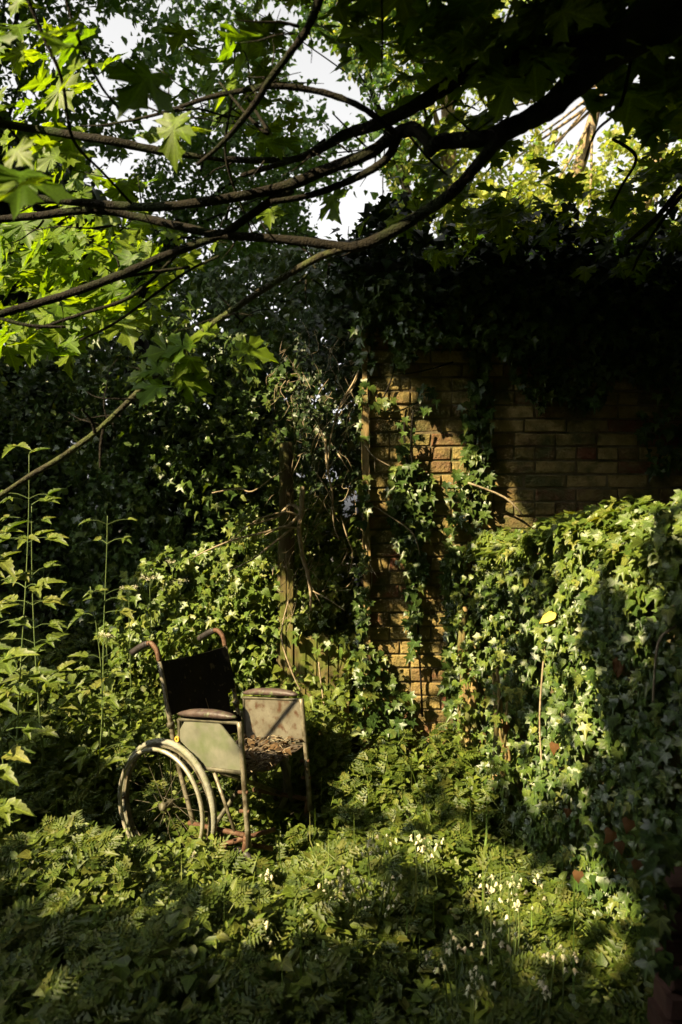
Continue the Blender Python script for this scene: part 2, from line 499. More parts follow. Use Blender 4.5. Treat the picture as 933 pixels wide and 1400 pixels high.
def ground():
    a = np.concatenate([np.linspace(-150, -12, 12), np.linspace(-10, 10, 81), np.linspace(12, 150, 12)])
    X, Y = np.meshgrid(a, a); Z = ground_z(X, Y)
    n = len(a); V = np.stack([X, Y, Z], -1).reshape(-1, 3)
    i = np.arange(n-1); I, J = np.meshgrid(i, i)
    k = (J*n+I).ravel()
    F = np.stack([k, k+1, k+n+1, k+n], -1)
    o = link('ground', raw_mesh('ground', V, F, M['soil'], True)); o['kind'] = 'structure'
    tag(o, 'dark leaf mould soil beneath the undergrowth', 'ground')
ground()

# ------------------------------------------------------------------ brick outbuilding
WY, WX0, WX1, WTOP = 3.80, 0.155, 3.3, 2.88
bld = thing('brick_outbuilding', (WX0, WY, 0.2), 'derelict brick outbuilding smothered in ivy at its eaves', 'building')


def brick_mesh(L, H, D, seed):
    r = random.Random(seed); j = lambda a: r.uniform(-a, a)
    c = .005
    V = []
    for (y, i) in ((0, c), (.006, 0), (D, 0)):
        for x, z in ((i, i), (L-i, i), (L-i, H-i), (i, H-i)):
            V.append((x+j(.0045), y+j(.003), z+j(.0036)))
    # chipped corner: one extra point on the face
    V.append((L*r.uniform(.3, .7), j(.002)-.001, H*r.uniform(.3, .7)))
    F = [(0,1,12),(1,2,12),(2,3,12),(3,0,12)]
    for a in (0, 4):
        for k in range(4): F.append((a+k, a+4+k, a+4+(k+1) % 4, a+(k+1) % 4))
    F = [tuple(reversed(f)) if len(f) == 4 else f for f in F]
    return raw_mesh('brick', V, F, M['brick'])


def brick_wall():
    LS, LH, H, J = .215, .1025, .065, .010
    st = [brick_mesh(LS, H, .09, i) for i in range(5)]
    hd = [brick_mesh(LH, H, .09, 20+i) for i in range(4)]
    rest_st = []
    z = .06; c = 0
    restV, restF, k = [], [], 0
    while z < WTOP-.07:
        header = (c % 4 == 1)
        x = WX0 - (0.0 if header else (LH+J)/2*(1 if c % 2 else 0)*1.0)
        while x < WX1:
            ln = LH if header else LS
            if not header and random.random() < .1: ln = LH
            x0 = max(x, WX0); L_ = min(x+ln, WX1)-x0
            if L_ > .04:
                full = abs(L_-ln) < .002
                px, py = project(np.array([x0+L_/2, WY, z+H/2])); px, py = px[0], py[0]
                seen = 490 < px < 925 and 400 < py < 1010 and not (px > 665 and py > 735)
                me = (random.choice(st) if ln == LS else random.choice(hd))
                yo = WY + random.uniform(-.004, .003)
                if seen:
                    o = link('brick', me, bld, (x0-WX0, yo-WY, z-.2))
                    o.scale = (L_/ln, 1, 1)
                    o.rotation_euler = (random.uniform(-.03, .03), random.uniform(-.012, .012), random.uniform(-.025, .025))
                else:
                    V = np.empty(len(me.vertices)*3, np.float32); me.vertices.foreach_get('co', V); V = V.reshape(-1, 3).copy()
                    V[:, 0] *= L_/ln
                    V = V + np.array([x0-WX0, yo-WY, z-.2])
                    restV.append(V); restF += [tuple(i+k for i in p.vertices) for p in me.polygons]; k += len(V)
            x += ln+J
        z += H+J; c += 1
    o = link('brickwork', raw_mesh('brickwork', np.concatenate(restV), restF, M['brick']), bld); o['kind'] = 'stuff'
    b = MB(); b.box((WX0+.002, WY+.0085, -.1), (WX1-.002, WY+.225, WTOP-.01)); b.build('mortar_bed', M['mortar'], bld)
    b = MB(); b.box((WX0+.004, WY+.23, -.1), (WX0+.2, WY+3.2, WTOP-.03)); b.build('side_wall', M['mortar'], bld)
    b = MB(); b.box((WX0-.08, WY-.09, WTOP), (WX1+.1, WY+3.3, WTOP+.09)); b.build('roof', M['felt'], bld)
    # timber batten down the corner, chipped and leaning a little
    b = MB(); n = 16; V = []; F = []
    for i in range(n+1):
        t = i/n; zz = .1+t*(2.72-.1); w = .017+.004*math.sin(i*1.7)+random.uniform(-.002, .002); xc = WX0-.022+.006*math.sin(t*5); yc = WY-.01
        for dx, dy in ((-w, -.022), (w, -.025), (w, .03), (-w, .03)): V.append((xc+dx, yc+dy+random.uniform(-.002, .002), zz))
    for i in range(n):
        for q in range(4): F.append((i*4+q, i*4+(q+1) % 4, i*4+4+(q+1) % 4, i*4+4+q))
    F += [(3,2,1,0), (n*4, n*4+1, n*4+2, n*4+3)]
    b.add(V, F); b.build('corner_batten', M['post'], bld)
brick_wall()

# ------------------------------------------------------------------ plank door remains and post left of the building
door = thing('plank_door', (-.2, 4.05, .25), 'broken mossy plank door half buried in ivy beside the brick corner', 'door')
for i, (pa, pb, top, bot) in enumerate([(383,391,770,960),(392,401,778,965),(403,418,868,970),(418.6,433,872,975),(433.5,449,869,975),(450,462,878,980),(462.6,478,885,985)]):
    a = P(pa, top, 4.05+i*.006); c2 = P(pb, bot+60, 4.05+i*.006)
    b = MB(); y = a[1]
    V = []
    for yy in (y, y+.022):
        V += [(a[0], yy, c2[2]), (c2[0], yy, c2[2]), (c2[0]-.003, yy, (a[2]+c2[2])/2), (c2[0], yy, a[2]-random.uniform(0, .03)), ((a[0]+c2[0])/2, yy, a[2]+random.uniform(-.01, .02)), (a[0], yy, a[2]-random.uniform(0, .04)), (a[0]+.002, yy, (a[2]+c2[2])/2)]
    F = [tuple(range(7)), tuple(reversed(range(7, 14)))] + [(k, k+7, (k+1) % 7+7, (k+1) % 7) for k in range(7)]
    b.add(V, F); b.build('plank', M['plank'], door)
M['post_dark'] = surf_mat('shaded_timber', [(.3,(.05,.035,.018)),(.7,(.14,.105,.05))], 12, .95, bump=.8, stretch=(1,1,.15), second=((.07,.08,.02), 9, .45, .65))  # darker copy of the weathered timber, the post's shade put into its colour
post = thing('timber_post', (P(392, 800, 4.2)[0], 4.2, .3), 'weathered round timber post standing in the ivy left of the brick corner', 'post')
b = MB(); b.tube([P(390, 960, 4.2), P(391, 800, 4.2), P(392, 700, 4.2), P(391, 605, 4.2)], [.055, .05, .047, .04], 10, 4, wob=.06)
b.build('shaft', M['post_dark'], post, smooth=True)

# ------------------------------------------------------------------ ivy on the outbuilding
def wall_ivy():
    t = thing('ivy', (.9, WY-.02, .3), 'dark ivy hanging over the eaves and down the brick wall in strands', 'ivy')
    pos = []; nrm = []
    def patch(poly, n, d0=.01, d1=.09):
        px = []; k = 0
        p = cloud(poly, WY-d1, WY-d0, n, hole=False); pos.append(p)
    patch([(535,640),(560,625),(592,650),(592,720),(580,800),(560,815),(545,770),(533,700)], 215, .01, .07)
    patch([(545,575),(565,560),(570,640),(548,640)], 18)
    patch([(552,810),(572,800),(575,880),(558,900)], 50)
    patch([(632,540),(668,520),(672,600),(668,700),(650,725),(628,715),(632,640)], 200, .01, .07)
    patch([(640,440),(668,440),(668,540),(645,545)], 60)
    patch([(530,535),(545,545),(520,560),(505,555)], 9)
    patch([(575,525),(602,520),(600,560),(570,560)], 14)
    patch([(612,640),(630,640),(625,760),(608,760)], 35)
    patch([(606,770),(630,740),(636,980),(610,975)], 200)
    patch([(500,880),(522,885),(545,930),(570,960),(560,1000),(500,1000)], 95)
    patch([(488,440),(515,440),(510,520),(500,600),(492,600)], 50, .0, .05)
    patch([(488,650),(506,640),(504,900),(512,1000),(488,1000)], 100, .02, .12)
    patch([(790,480),(835,470),(850,510),(810,560),(765,550)], 110)
    patch([(870,560),(940,540),(940,640),(890,650)], 80)
    # fringe under the eaves
    patch([(485,375),(940,360),(1500,360),(1500,470),(933,520),(860,470),(780,455),(700,490),(655,470),(600,470),(545,500),(520,440),(485,450)], 5200, .01, .22)
    patch([(700,470),(860,465),(933,520),(933,560),(840,500),(740,560),(700,520)], 330)
    p = np.concatenate(pos); n = len(p)
    nn = rand_dirs(n)*.5 + np.array([-.1, -.9, .45]); tt = rand_dirs(n)*.5 + np.array([0, 0, -1])
    R = frames(nn, tt); s = rng.uniform(.032, .068, n)
    py = project(p)[1]
    # leaves in the open brick area first as parts
    inv = np.where(py > 500, 3.0, 1.0)
    leaves(t, IVYS, p, R, s, M['ivy'], 300, inview=inv)
    # roof top mass, overhanging
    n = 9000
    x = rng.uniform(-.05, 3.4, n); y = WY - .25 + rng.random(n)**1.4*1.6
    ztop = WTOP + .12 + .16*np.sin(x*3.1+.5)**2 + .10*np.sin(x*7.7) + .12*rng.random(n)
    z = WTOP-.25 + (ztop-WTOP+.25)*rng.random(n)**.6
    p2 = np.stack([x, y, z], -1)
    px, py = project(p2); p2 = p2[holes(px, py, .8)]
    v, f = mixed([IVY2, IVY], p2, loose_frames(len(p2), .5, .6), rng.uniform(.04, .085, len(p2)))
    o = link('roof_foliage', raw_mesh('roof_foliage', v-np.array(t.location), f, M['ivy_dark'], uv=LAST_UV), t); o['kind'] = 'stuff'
    # stems
    for pts, r in [([(556,560,3.77),(553,600,3.77),(565,700,3.76),(570,820,3.77),(578,980,3.77)], .006), ([(655,470,3.77),(650,600,3.76),(642,720,3.76)], .007),
                   ([(575,548,3.765),(545,562,3.76),(520,560,3.765),(516,540,3.77)], .004), ([(516,560,3.765),(535,520,3.765),(540,490,3.77),(548,440,3.77)], .005),
                   ([(540,512,3.76),(575,508,3.76),(620,495,3.77)], .004),
                   ([(565,560,3.70),(562,620,3.72),(572,660,3.74)], .005)]:
        b = MB(); b.tube([P(*q) for q in pts], r, 6, 4, wob=.2); b.build('stem', M['bark'], t, smooth=True)
wall_ivy()

# ------------------------------------------------------------------ ivy clad garden wall on the right
def garden_wall():
    t = thing('ivy_covered_wall', (.9, 3.0, .1), 'low garden wall completely clad in glossy ivy running toward the viewer on the right', 'wall')
    path = [(0.70, 3.74), (.80, 3.3), (.93, 2.8), (1.04, 2.35), (1.16, 1.9), (1.30, 1.3), (1.42, .7)]
    top = [1.50, 1.53, 1.57, 1.64, 1.73, 1.78, 1.80]
    b = MB(); V = []
    for (x, y), z in zip(path, top):
        V += [(x+.10, y, .0), (x+.10, y, z-.10), (x+.42, y+.04, z-.10), (x+.42, y+.04, .0)]
    n = len(path); F = [(0,1,2,3), (4*n-1, 4*n-2, 4*n-3, 4*n-4)]
    for i in range(n-1):
        for k in range(3): F.append((4*i+k, 4*i+4+k, 4*i+5+k, 4*i+1+k))
    b.add(V, F); b.build('masonry', M['mortar'], t)
    ys = np.array([q[1] for q in path])[::-1]; xs = np.array([q[0] for q in path])[::-1]; zs = np.array(top)[::-1]
    def surf(y): return np.interp(y, ys, xs), np.interp(y, ys, zs)
    # hanging face, with ledges of denser leaves
    n = 14500
    y = .7 + (3.76-.7)*rng.random(n)
    x0, zt = surf(y)
    zt = zt + .04*np.sin(y*9) + .03*np.sin(y*23+1)
    z = .05 + (zt-.05)*rng.random(n)**.85
    bulge = .025*np.sin(y*5.3+z*4)+.03*np.sin(z*9+y*2.1) + .03*np.sin(y*17-z*13) + .04*np.sin(y*31+z*21)*np.sin(z*27) - .05*(1-z/1.5) + .03
    x = x0 + .06 - .10*rng.random(n) + bulge*.8
    keep = ~((y > 3.55) & (z < .98) & (z > .35) & (rng.random(n) < .72))
    keep &= ~((y > 3.1) & (y < 3.35) & (z < .75) & (rng.random(n) < .45))
    p = np.stack([x, y, z], -1)[keep]; n = len(p)
    nn = rand_dirs(n)*.36 + np.array([-.75, -.50, .50]); tt = rand_dirs(n)*.42 + np.array([-.3, -.1, -1])
    R = frames(nn, tt); s = .024+.036*rng.random(n)**1.4
    # top
    n2 = 4200
    y = .7+(3.78-.7)*rng.random(n2); x0, zt = surf(y)
    x = x0 + rng.uniform(-.04, .46, n2); zt = zt + .03*np.sin(y*9+x*8) + .04*np.sin(y*4.1+2) + .05*np.sin(x*11+y*3)
    p2 = np.stack([x, y, zt - .07*rng.random(n2) + .03*rng.random(n2)**3], -1)
    R2 = frames(rand_dirs(n2)*.6+np.array([-.35, -.3, .9]), rand_dirs(n2)*.8+np.array([-.6, -.4, -.35])); s2 = .028+.040*rng.random(n2)**1.3
    p = np.concatenate([p, p2]); R = np.concatenate([R, R2]); s = np.concatenate([s, s2])
    br = (p[:, 2] > 1.35) | (rng.random(len(p)) < .25)  # leaves along the top get the sunlit copy
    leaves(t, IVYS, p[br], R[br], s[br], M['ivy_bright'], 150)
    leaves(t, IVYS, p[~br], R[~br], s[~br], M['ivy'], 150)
    # bare pale stems at the far end
    for (pxa, pyt, pyb, Y, wd) in [(633, 800, 1040, 3.64, .045), (643, 850, 1040, 3.60, .035), (678, 905, 1080, 3.24, .022), (688, 950, 1090, 3.16, .02)]:
        for k in range(3):
            b = MB(); q = [P(pxa+random.uniform(-4, 4)+k*2.5, pyb-(pyb-pyt)*u*random.uniform(.8, 1), Y+random.uniform(-.01, .02)) for u in (0, .25, .5, .75, 1)]
            b.tube(q, [wd*random.uniform(.35, .7)*(1-.12*i) for i in range(5)], 8, 4, wob=.22); b.build('woody_stem', M['post'], t, smooth=True)
    n = 190
    p3 = np.concatenate([cloud([(618,760),(655,770),(662,1010),(622,1010)], 3.50, 3.64, 130, hole=False), cloud([(665,880),(700,890),(705,1080),(672,1080)], 3.05, 3.2, 60, hole=False)])
    v, f = mixed(IVYS, p3-np.array(t.location), frames(rand_dirs(n)*.5+np.array([-.6,-.6,.5]), rand_dirs(n)*.6+np.array([0,0,-1])), rng.uniform(.025,.05,n))
    link('end_foliage', raw_mesh('end_foliage', v, f, M['ivy_bright'], uv=LAST_UV), t)['kind'] = 'stuff'
    p4 = cloud([(880,1120),(935,1120),(935,1180),(915,1200),(912,1330),(885,1330)], 1.74, 1.86, 90, hole=False, edge=6); n = len(p4)
    v, f = mixed(IVYS, p4-np.array(t.location), frames(rand_dirs(n)*.5+np.array([-.4,-.7,.6]), rand_dirs(n)*.6+np.array([0,0,-1])), rng.uniform(.03,.055,n))
    link('foot_foliage', raw_mesh('foot_foliage', v, f, M['ivy'], uv=LAST_UV), t)['kind'] = 'stuff'
    for pts in [[(925,855,2.2),(900,880,2.2),(893,960,2.2)], [(745,880,3.0),(738,980,2.95),(742,1060,2.9)], [(800,820,2.8),(830,900,2.65),(835,1000,2.6)]]:
        b = MB(); b.tube([P(*q) for q in pts], .004, 5, 4, wob=.2); b.build('stem', M['vine'], t, smooth=True)
garden_wall()


def single_leaf(name, tpl, px, py, Y, s, nrm, tip, mat, label, cat='leaf', group=None):
    loc = P(px, py, Y)
    R = frames(np.array([nrm], float), np.array([tip], float))[0]
    me = raw_mesh(name, (tpl[0]*s)@R.T, tpl[1], mat)
    o = link(name, me, None, loc); tag(o, label, cat, group)
    return o
single_leaf('fallen_leaf', OVAL, 762, 838, 2.93, .085, (-.3,-.8,.5), (-1,0,-.5), M['yellow_leaf'], 'pale yellow fallen leaf caught on the sunny upper face of the ivy wall')
single_leaf('fallen_leaf', OVAL, 847, 895, 2.52, .085, (-.5,-.8,.2), (-.05,0,-1), M['dead_leaf'], 'orange brown withered leaf hanging in the shaded ivy at right')
for px, py, Y, lb in [(776,1105,2.48,'orange dead leaf midway along the foot of the ivy wall'), (845,1150,2.2,'largest russet leaf of the cluster low in the ivy at right'), (862,1120,2.15,'russet leaf at the top of the low right cluster in the ivy'),
                      (872,1175,2.12,'brown leaf hanging lowest in the right cluster beside the brick stub'), (692,990,3.15,'small orange leaf against the pale woody stems of the ivy wall'), (790,1190,2.3,'dead leaf low in the ivy nearest the white flowers'),
                      (758,1015,2.75,'single rusty leaf above the foot of the ivy wall in half shade'), (838,1135,2.25,'small brown leaf at the left of the low right cluster in the ivy')]:
    single_leaf('fallen_leaf', curl(warp(IVY2, px)), px, py, Y-.05, random.uniform(.032, .05), (-.4+random.uniform(-.3,.3),-.8,.4), (random.uniform(-.6,.6),0,-1), M['dead_leaf'], lb, 'leaf', 'orange dead leaves low in the ivy')

# stub of brickwork at the right edge
pier = thing('brick_pier', (P(925, 1250, 1.95)[0], 1.95, 0), 'stub of red brown brickwork at the lower right edge', 'pier')
zz = .0
for i in range(9):
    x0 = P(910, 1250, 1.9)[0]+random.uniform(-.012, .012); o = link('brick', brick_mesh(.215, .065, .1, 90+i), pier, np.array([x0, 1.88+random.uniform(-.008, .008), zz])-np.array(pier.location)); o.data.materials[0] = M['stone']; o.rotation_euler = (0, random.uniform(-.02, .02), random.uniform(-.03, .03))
    zz += .073

# ------------------------------------------------------------------ wheelchair
def build_chair():
    tx, ty, tz, yaw, pit, rol = -.599, 3.395, .075, -.559, -.102, -.008
    W = .23; D = .399; AX, AZ = -.038, .242; LEAN = .172
    c, s = math.cos, math.sin
    Rm = Matrix.Rotation(yaw, 4, 'Z') @ Matrix.Rotation(pit, 4, 'Y') @ Matrix.Rotation(rol, 4, 'X')
    t = thing('wheelchair', (tx, ty, tz), 'abandoned rusty wheelchair with black back, grey side panels and no footrests, sunk in undergrowth', 'wheelchair')
    t.rotation_euler = Rm.to_euler()
    Z = (0, 0, 0)
    def part(b, name, mat, parent=None, smooth=True, label=None): return b.build(name, mat, parent or t, base=Z, smooth=smooth, label=label)
    bx = lambda z: -(z-.48)*LEAN
    for sd in (-1, 1):
        y = sd*W
        b = MB(); b.tube([(bx(.1)+.03, y, .12), (bx(.42), y, .42), (bx(.60), y, .60), (bx(.88), y, .885)], .0115, 10, 3); part(b, 'rear_post', M['steel'])
        b = MB(); b.tube([(bx(.88), y, .885), (bx(.94), y, .935), (bx(.97)-.03, y, .968), (bx(.97)-.065, y, .965)], .0122, 10, 5); h = part(b, 'push_handle', M['rust'])
        b = MB(); b.tube([(bx(.97)-.050, y, .968), (bx(.97)-.09, y, .957), (bx(.97)-.165, y, .925)], [.0155, .017, .0165], 12, 4); b.build('grip', M['grip'], h, base=Z, smooth=True)
        b = MB(); b.lathe([(0, -.012), (.018, -.012), (.018, .012), (0, .012)], (bx(.60), y, .595), (-LEAN, 0, 1), (0, 1, 0), 12); part(b, 'post_clamp', M['darktube'])
        # front post, slightly forward, and armrest bracket
        b = MB(); b.tube([(D, y, .10), (D, y, .30), (D, y, .60), (D-.004, y, .625)], [.0125, .0125, .0125, .012], 10, 2); part(b, 'front_post', M['steel'])
        b = MB(); b.tube([(D, y, .60), (D-.01, y, .62), (D-.04, y, .625), (.06, y, .622), (.035, y, .60), (.03, y, .44)], .0085, 8, 4); part(b, 'armrest_tube', M['darktube'])  # dark colour paints in the shadow under the armrest pad
        # rails
        b = MB(); b.tube([(bx(.42), y, .415), (D, y, .415)], .0115, 8, 1); part(b, 'seat_rail', M['darktube'])
        b = MB(); b.tube([(bx(.16), y, .16), (D, y, .15)], .0115, 8, 1); part(b, 'lower_rail', M['rust'])
        # armrest pad
        b = MB(); ns = 14; V = []; F = []; sec = [(-.026, -.012), (-.027, .004), (-.018, .016), (0, .019), (.018, .016), (.027, .004), (.026, -.012)]
        for i in range(ns+1):
            u = i/ns; x = .035 + u*.345; e = min(1, math.sin(math.pi*min(max(u, .0), 1))**.35 + .02); z0 = .648 + .010*math.sin(math.pi*u)
            for q, (dy, dz) in enumerate(sec): V.append((x, y+dy*max(e, .3), z0+dz*max(e, .25)+random.uniform(-.001, .001)))
        m = len(sec)
        for i in range(ns):
            for q in range(m): F.append((i*m+q, i*m+(q+1) % m, (i+1)*m+(q+1) % m, (i+1)*m+q))
        F += [tuple(reversed(range(m))), tuple(ns*m+q for q in range(m))]
        b.add(V, F); part(b, 'armrest_pad', M['pad'])
        # side guard panel
        if sd < 0: poly = [(.012, .545), (.075, .618), (.285, .618), (.392, .515), (.392, .412), (.20, .412)]
        else: poly = [(.045, .618), (.385, .618), (.390, .43), (.34, .405), (.03, .40)]
        b = MB(); k = len(poly); V = [(x, y-.004, z) for x, z in poly]+[(x, y+.003, z) for x, z in poly]
        b.add(V, [tuple(range(k)), tuple(reversed(range(k, 2*k)))] + [(i, i+k, (i+1) % k+k, (i+1) % k) for i in range(k)])
        g = part(b, 'side_guard', M['panel'] if sd < 0 else M['panel_dirty'], smooth=False, label=None if sd < 0 else 'brown stained side guard')
        if sd < 0:
            b = MB(); b.lathe([(.006, -.004), (.013, -.004), (.013, .004), (.006, .004)], (.025, y-.010, .535), (0, 1, 0), (1, 0, 0), 16); b.build('plug', M['plug'], g, base=Z)
        # little bolts and brackets on front post
        for zb in (.33, .25):
            b = MB(); b.tube([(D-.035, y-.012*sd*0, zb), (D+.016, y, zb+.004)], .008, 6, 1); part(b, 'bracket', M['rust'])
        # big wheel
        out = sd*.04; yc = y+out
        w = t
        tw = bpy.data.objects.new('wheel', None); col.objects.link(tw); tw.parent = t
        cen = (AX, yc, AZ); ax = (0, 1, 0); ref = (1, 0, 0)
        # tyre: tread pattern as radial steps
        b = MB(); seg = 120; V = []; F = []; prof = [(-.011, -.010), (-.0145, .002), (-.010, .012), (-.004, .0155), (.004, .0155), (.010, .012), (.0145, .002), (.011, -.010)]
        for i in range(seg):
            a = 2*math.pi*i/seg; g_ = .0018 if i % 2 else 0
            for q, (h, r) in enumerate(prof):
                rr = .285+r-(g_ if 2 <= q <= 5 else 0); V.append((AX+rr*math.cos(a), yc+h, AZ+rr*math.sin(a)))
        m = len(prof)
        for i in range(seg):
            for q in range(m-1): F.append((i*m+q, ((i+1) % seg)*m+q, ((i+1) % seg)*m+q+1, i*m+q+1))
            F.append((i*m+m-1, ((i+1) % seg)*m+m-1, ((i+1) % seg)*m, i*m))
        b.add(V, F); b.build('tyre', M['tyre'], tw, base=Z, smooth=True)
        b = MB(); b.lathe([(.262, -.010), (.274, -.012), (.274, .012), (.262, .010), (.268, 0)], cen, ax, ref, 64); b.build('rim', M['steel'] if sd < 0 else M['darktube'], tw, base=Z, smooth=False)
        b = MB(); b.tube([(AX+.262*math.cos(a), y+sd*.085, AZ+.262*math.sin(a)) for a in np.linspace(0, 2*math.pi, 48, endpoint=False)], .0095, 8, 2, closed=True)
        b.build('hand_rim', M['rim'], tw, base=Z, smooth=True)
        b = MB()
        for a in (.5, 1.9, 3.1, 4.3, 5.4): b.tube([(AX+.266*math.cos(a), y+sd*.05, AZ+.266*math.sin(a)), (AX+.262*math.cos(a), y+sd*.085, AZ+.262*math.sin(a))], .004, 6, 1)
        b.build('hand_rim_tabs', M['rust'], tw, base=Z)
        b = MB(); b.lathe([(.0, -.035), (.016, -.035), (.022, -.02), (.014, -.01), (.014, .01), (.022, .02), (.016, .035), (0, .035)], cen, ax, ref, 16); b.build('hub', M['darktube'], tw, base=Z, smooth=True)
        for i in range(18):
            a = 2*math.pi*i/18; a2 = a + (.7 if i % 2 else -.7)
            b = MB(); b.tube([(AX+.018*math.cos(a2), yc+(.02 if i % 4 < 2 else -.02), AZ+.018*math.sin(a2)), (AX+.264*math.cos(a), yc, AZ+.264*math.sin(a))], .0009, 4, 1); b.build('spoke', M['steel'], tw, base=Z)
        # small castor and its fork
        b = MB(); b.tube([(D-.01, y, .15), (D-.02, y, .10), (D-.04, y, .06)], [.013, .014, .010], 8, 3); fk = part(b, 'castor_fork', M['rust'])
        b = MB(); b.lathe([(.02, -.012), (.06, -.014), (.075, -.008), (.075, .008), (.06, .014), (.02, .012)], (D-.05, y, .02), ax, ref, 24); b.build('castor_wheel', M['grip'], fk, base=Z, smooth=True)
    # cross brace
    b = MB(); b.tube([(.20, -W, .16), (.20, W-.01, .41)], .011, 8, 1); part(b, 'cross_brace', M['darktube'])
    b = MB(); b.tube([(.225, W, .16), (.225, -W+.01, .41)], .011, 8, 1); part(b, 'cross_brace', M['steel'])
    b = MB(); b.tube([(.23, -W, .40), (.33, -W, .15)], .008, 8, 1); part(b, 'side_strut', M['steel'])
    b = MB(); b.tube([(.23, W, .40), (.30, W, .13)], .016, 8, 1); part(b, 'side_strut', M['darktube'])
    # folded remains of foot rests: rusty tubes and loose bars low in front
    for (a, c_) in [((.34, -.26, .13), (.44, -.10, .135)), ((.25, -.25, .10), (.37, -.19, .12)), ((.22, -.20, .12), (.30, -.27, .10)), ((.36, -.2, .10), (.44, -.12, .06))]:
        b = MB(); b.tube([a, c_], .0105, 8, 1); part(b, 'foot_bar', M['rust'])
    # back rest cloth with torn edges
    nu, nv = 26, 26; P0 = {}
    b = MB(); V = []; F = []
    for j in range(nv+1):
        for i in range(nu+1):
            u = i/nu; v = j/nv; z = .885 - v*.43; y = -W + u*2*W
            sag = .035*math.sin(math.pi*u)*(0.35+.65*v) + .004*math.sin(u*9+v*7)
            V.append((bx(z)-sag+.013, y, z + .010*math.sin(math.pi*u)*(-1 if j == 0 else 0)))
    n0 = len(V); V += [(x-.006, y, z) for x, y, z in V]
    def alive(i, j):
        if not (0 <= i < nu and 0 <= j < nv): return False
        u = (i+.5)/nu; v = (j+.5)/nv
        if u < .16*min(1, max(0, (v-.55)/.07)) : return False
        if v > .50 and v < .80 and u > 1-.13*math.sin(math.pi*(v-.50)/.30)**.5: return False
        return True
    w_ = nu+1
    for j in range(nv):
        for i in range(nu):
            if not alive(i, j): continue
            a, b_, c_, d = j*w_+i, j*w_+i+1, (j+1)*w_+i+1, (j+1)*w_+i
            F.append((a, d, c_, b_)); F.append((a+n0, b_+n0, c_+n0, d+n0))
            if not alive(i-1, j): F.append((a, a+n0, d+n0, d))
            if not alive(i+1, j): F.append((b_, c_, c_+n0, b_+n0))
            if not alive(i, j-1): F.append((a, b_, b_+n0, a+n0))
            if not alive(i, j+1): F.append((d, d+n0, c_+n0, c_))
    b.add(V, F); bk = part(b, 'backrest', M['vinyl'], smooth=False, label='torn black vinyl backrest')
    b = MB(); b.tube([(bx(.62)-.016, .03, .66), (bx(.6)-.012, .035, .62), (bx(.55)-.012, .05, .55)], .0018, 5, 3); b.build('loose_thread', M['vine'], bk, base=Z)
    # sagging seat sling
    nu = 20; nv = 14; V = []; F = []
    b = MB()
    for j in range(nv+1):
        for i in range(nu+1):
            u = i/nu; v = j/nv; y = -W+u*2*W; x = -.01 + v*.405 - .03*math.sin(math.pi*u)*v*v
            z = .418 - .050*math.sin(math.pi*u)**1.0*(.6+.4*v) + .006*math.sin(u*13+v*5)
            V.append((x, y, z))
    n0 = len(V); V += [(x, y, z-.006) for x, y, z in V]; w_ = nu+1
    for j in range(nv):
        for i in range(nu):
            a, b_, c_, d = j*w_+i, j*w_+i+1, (j+1)*w_+i+1, (j+1)*w_+i
            F += [(a, b_, c_, d), (a+n0, d+n0, c_+n0, b_+n0)]
    for i in range(nu): a = nv*w_+i; F.append((a, a+1, a+1+n0, a+n0))
    b.add(V, F); part(b, 'seat', M['seat'], smooth=True)
    # twigs and leaf litter lying on the seat: one heap nobody could count
    b = MB()
    for k in range(230):
        u = random.random(); v = random.random()**.7
        y = -W*.93+u*2*W*.93; x = .02+v*.35; z = .424 - .050*math.sin(math.pi*u)*(.6+.4*v) + random.uniform(0, .022)
        a = random.uniform(0, 6.28); l = random.uniform(.02, .07)
        b.tube([(x, y, z), (x+l*c(a)*.5, y+l*s(a)*.5, z+random.uniform(0, .012)), (x+l*c(a), y+l*s(a), z+random.uniform(-.004, .01))], random.uniform(.0008, .0022), 4, 1)
    base = Matrix.Translation((tx, ty, tz)) @ Rm
    o = part(b, 'twig_litter', M['vine'], smooth=False); o.parent = None; o.matrix_world = base
    tag(o, 'heap of dry twigs and dead leaves lying on the wheelchair seat', 'litter', kind='stuff')
    n = 260
    u = rng.random(n); v = rng.random(n)**.7
    pos = np.stack([.02+v*.36, -W*.93+u*2*W*.93, .427-.050*np.sin(np.pi*u)*(.6+.4*v)+rng.uniform(0, .02, n)], -1)
    vv, ff = mixed([OVAL, IVY2], pos, frames(rand_dirs(n)*.7+np.array([0, 0, 1]), rand_dirs(n)), rng.uniform(.018, .045, n))
    o = link('leaf_litter', raw_mesh('leaf_litter', vv, ff, M['litter'], uv=LAST_UV)); o.matrix_world = base
    tag(o, 'brown curled leaves scattered among the twigs on the wheelchair seat', 'litter', kind='stuff')
build_chair()


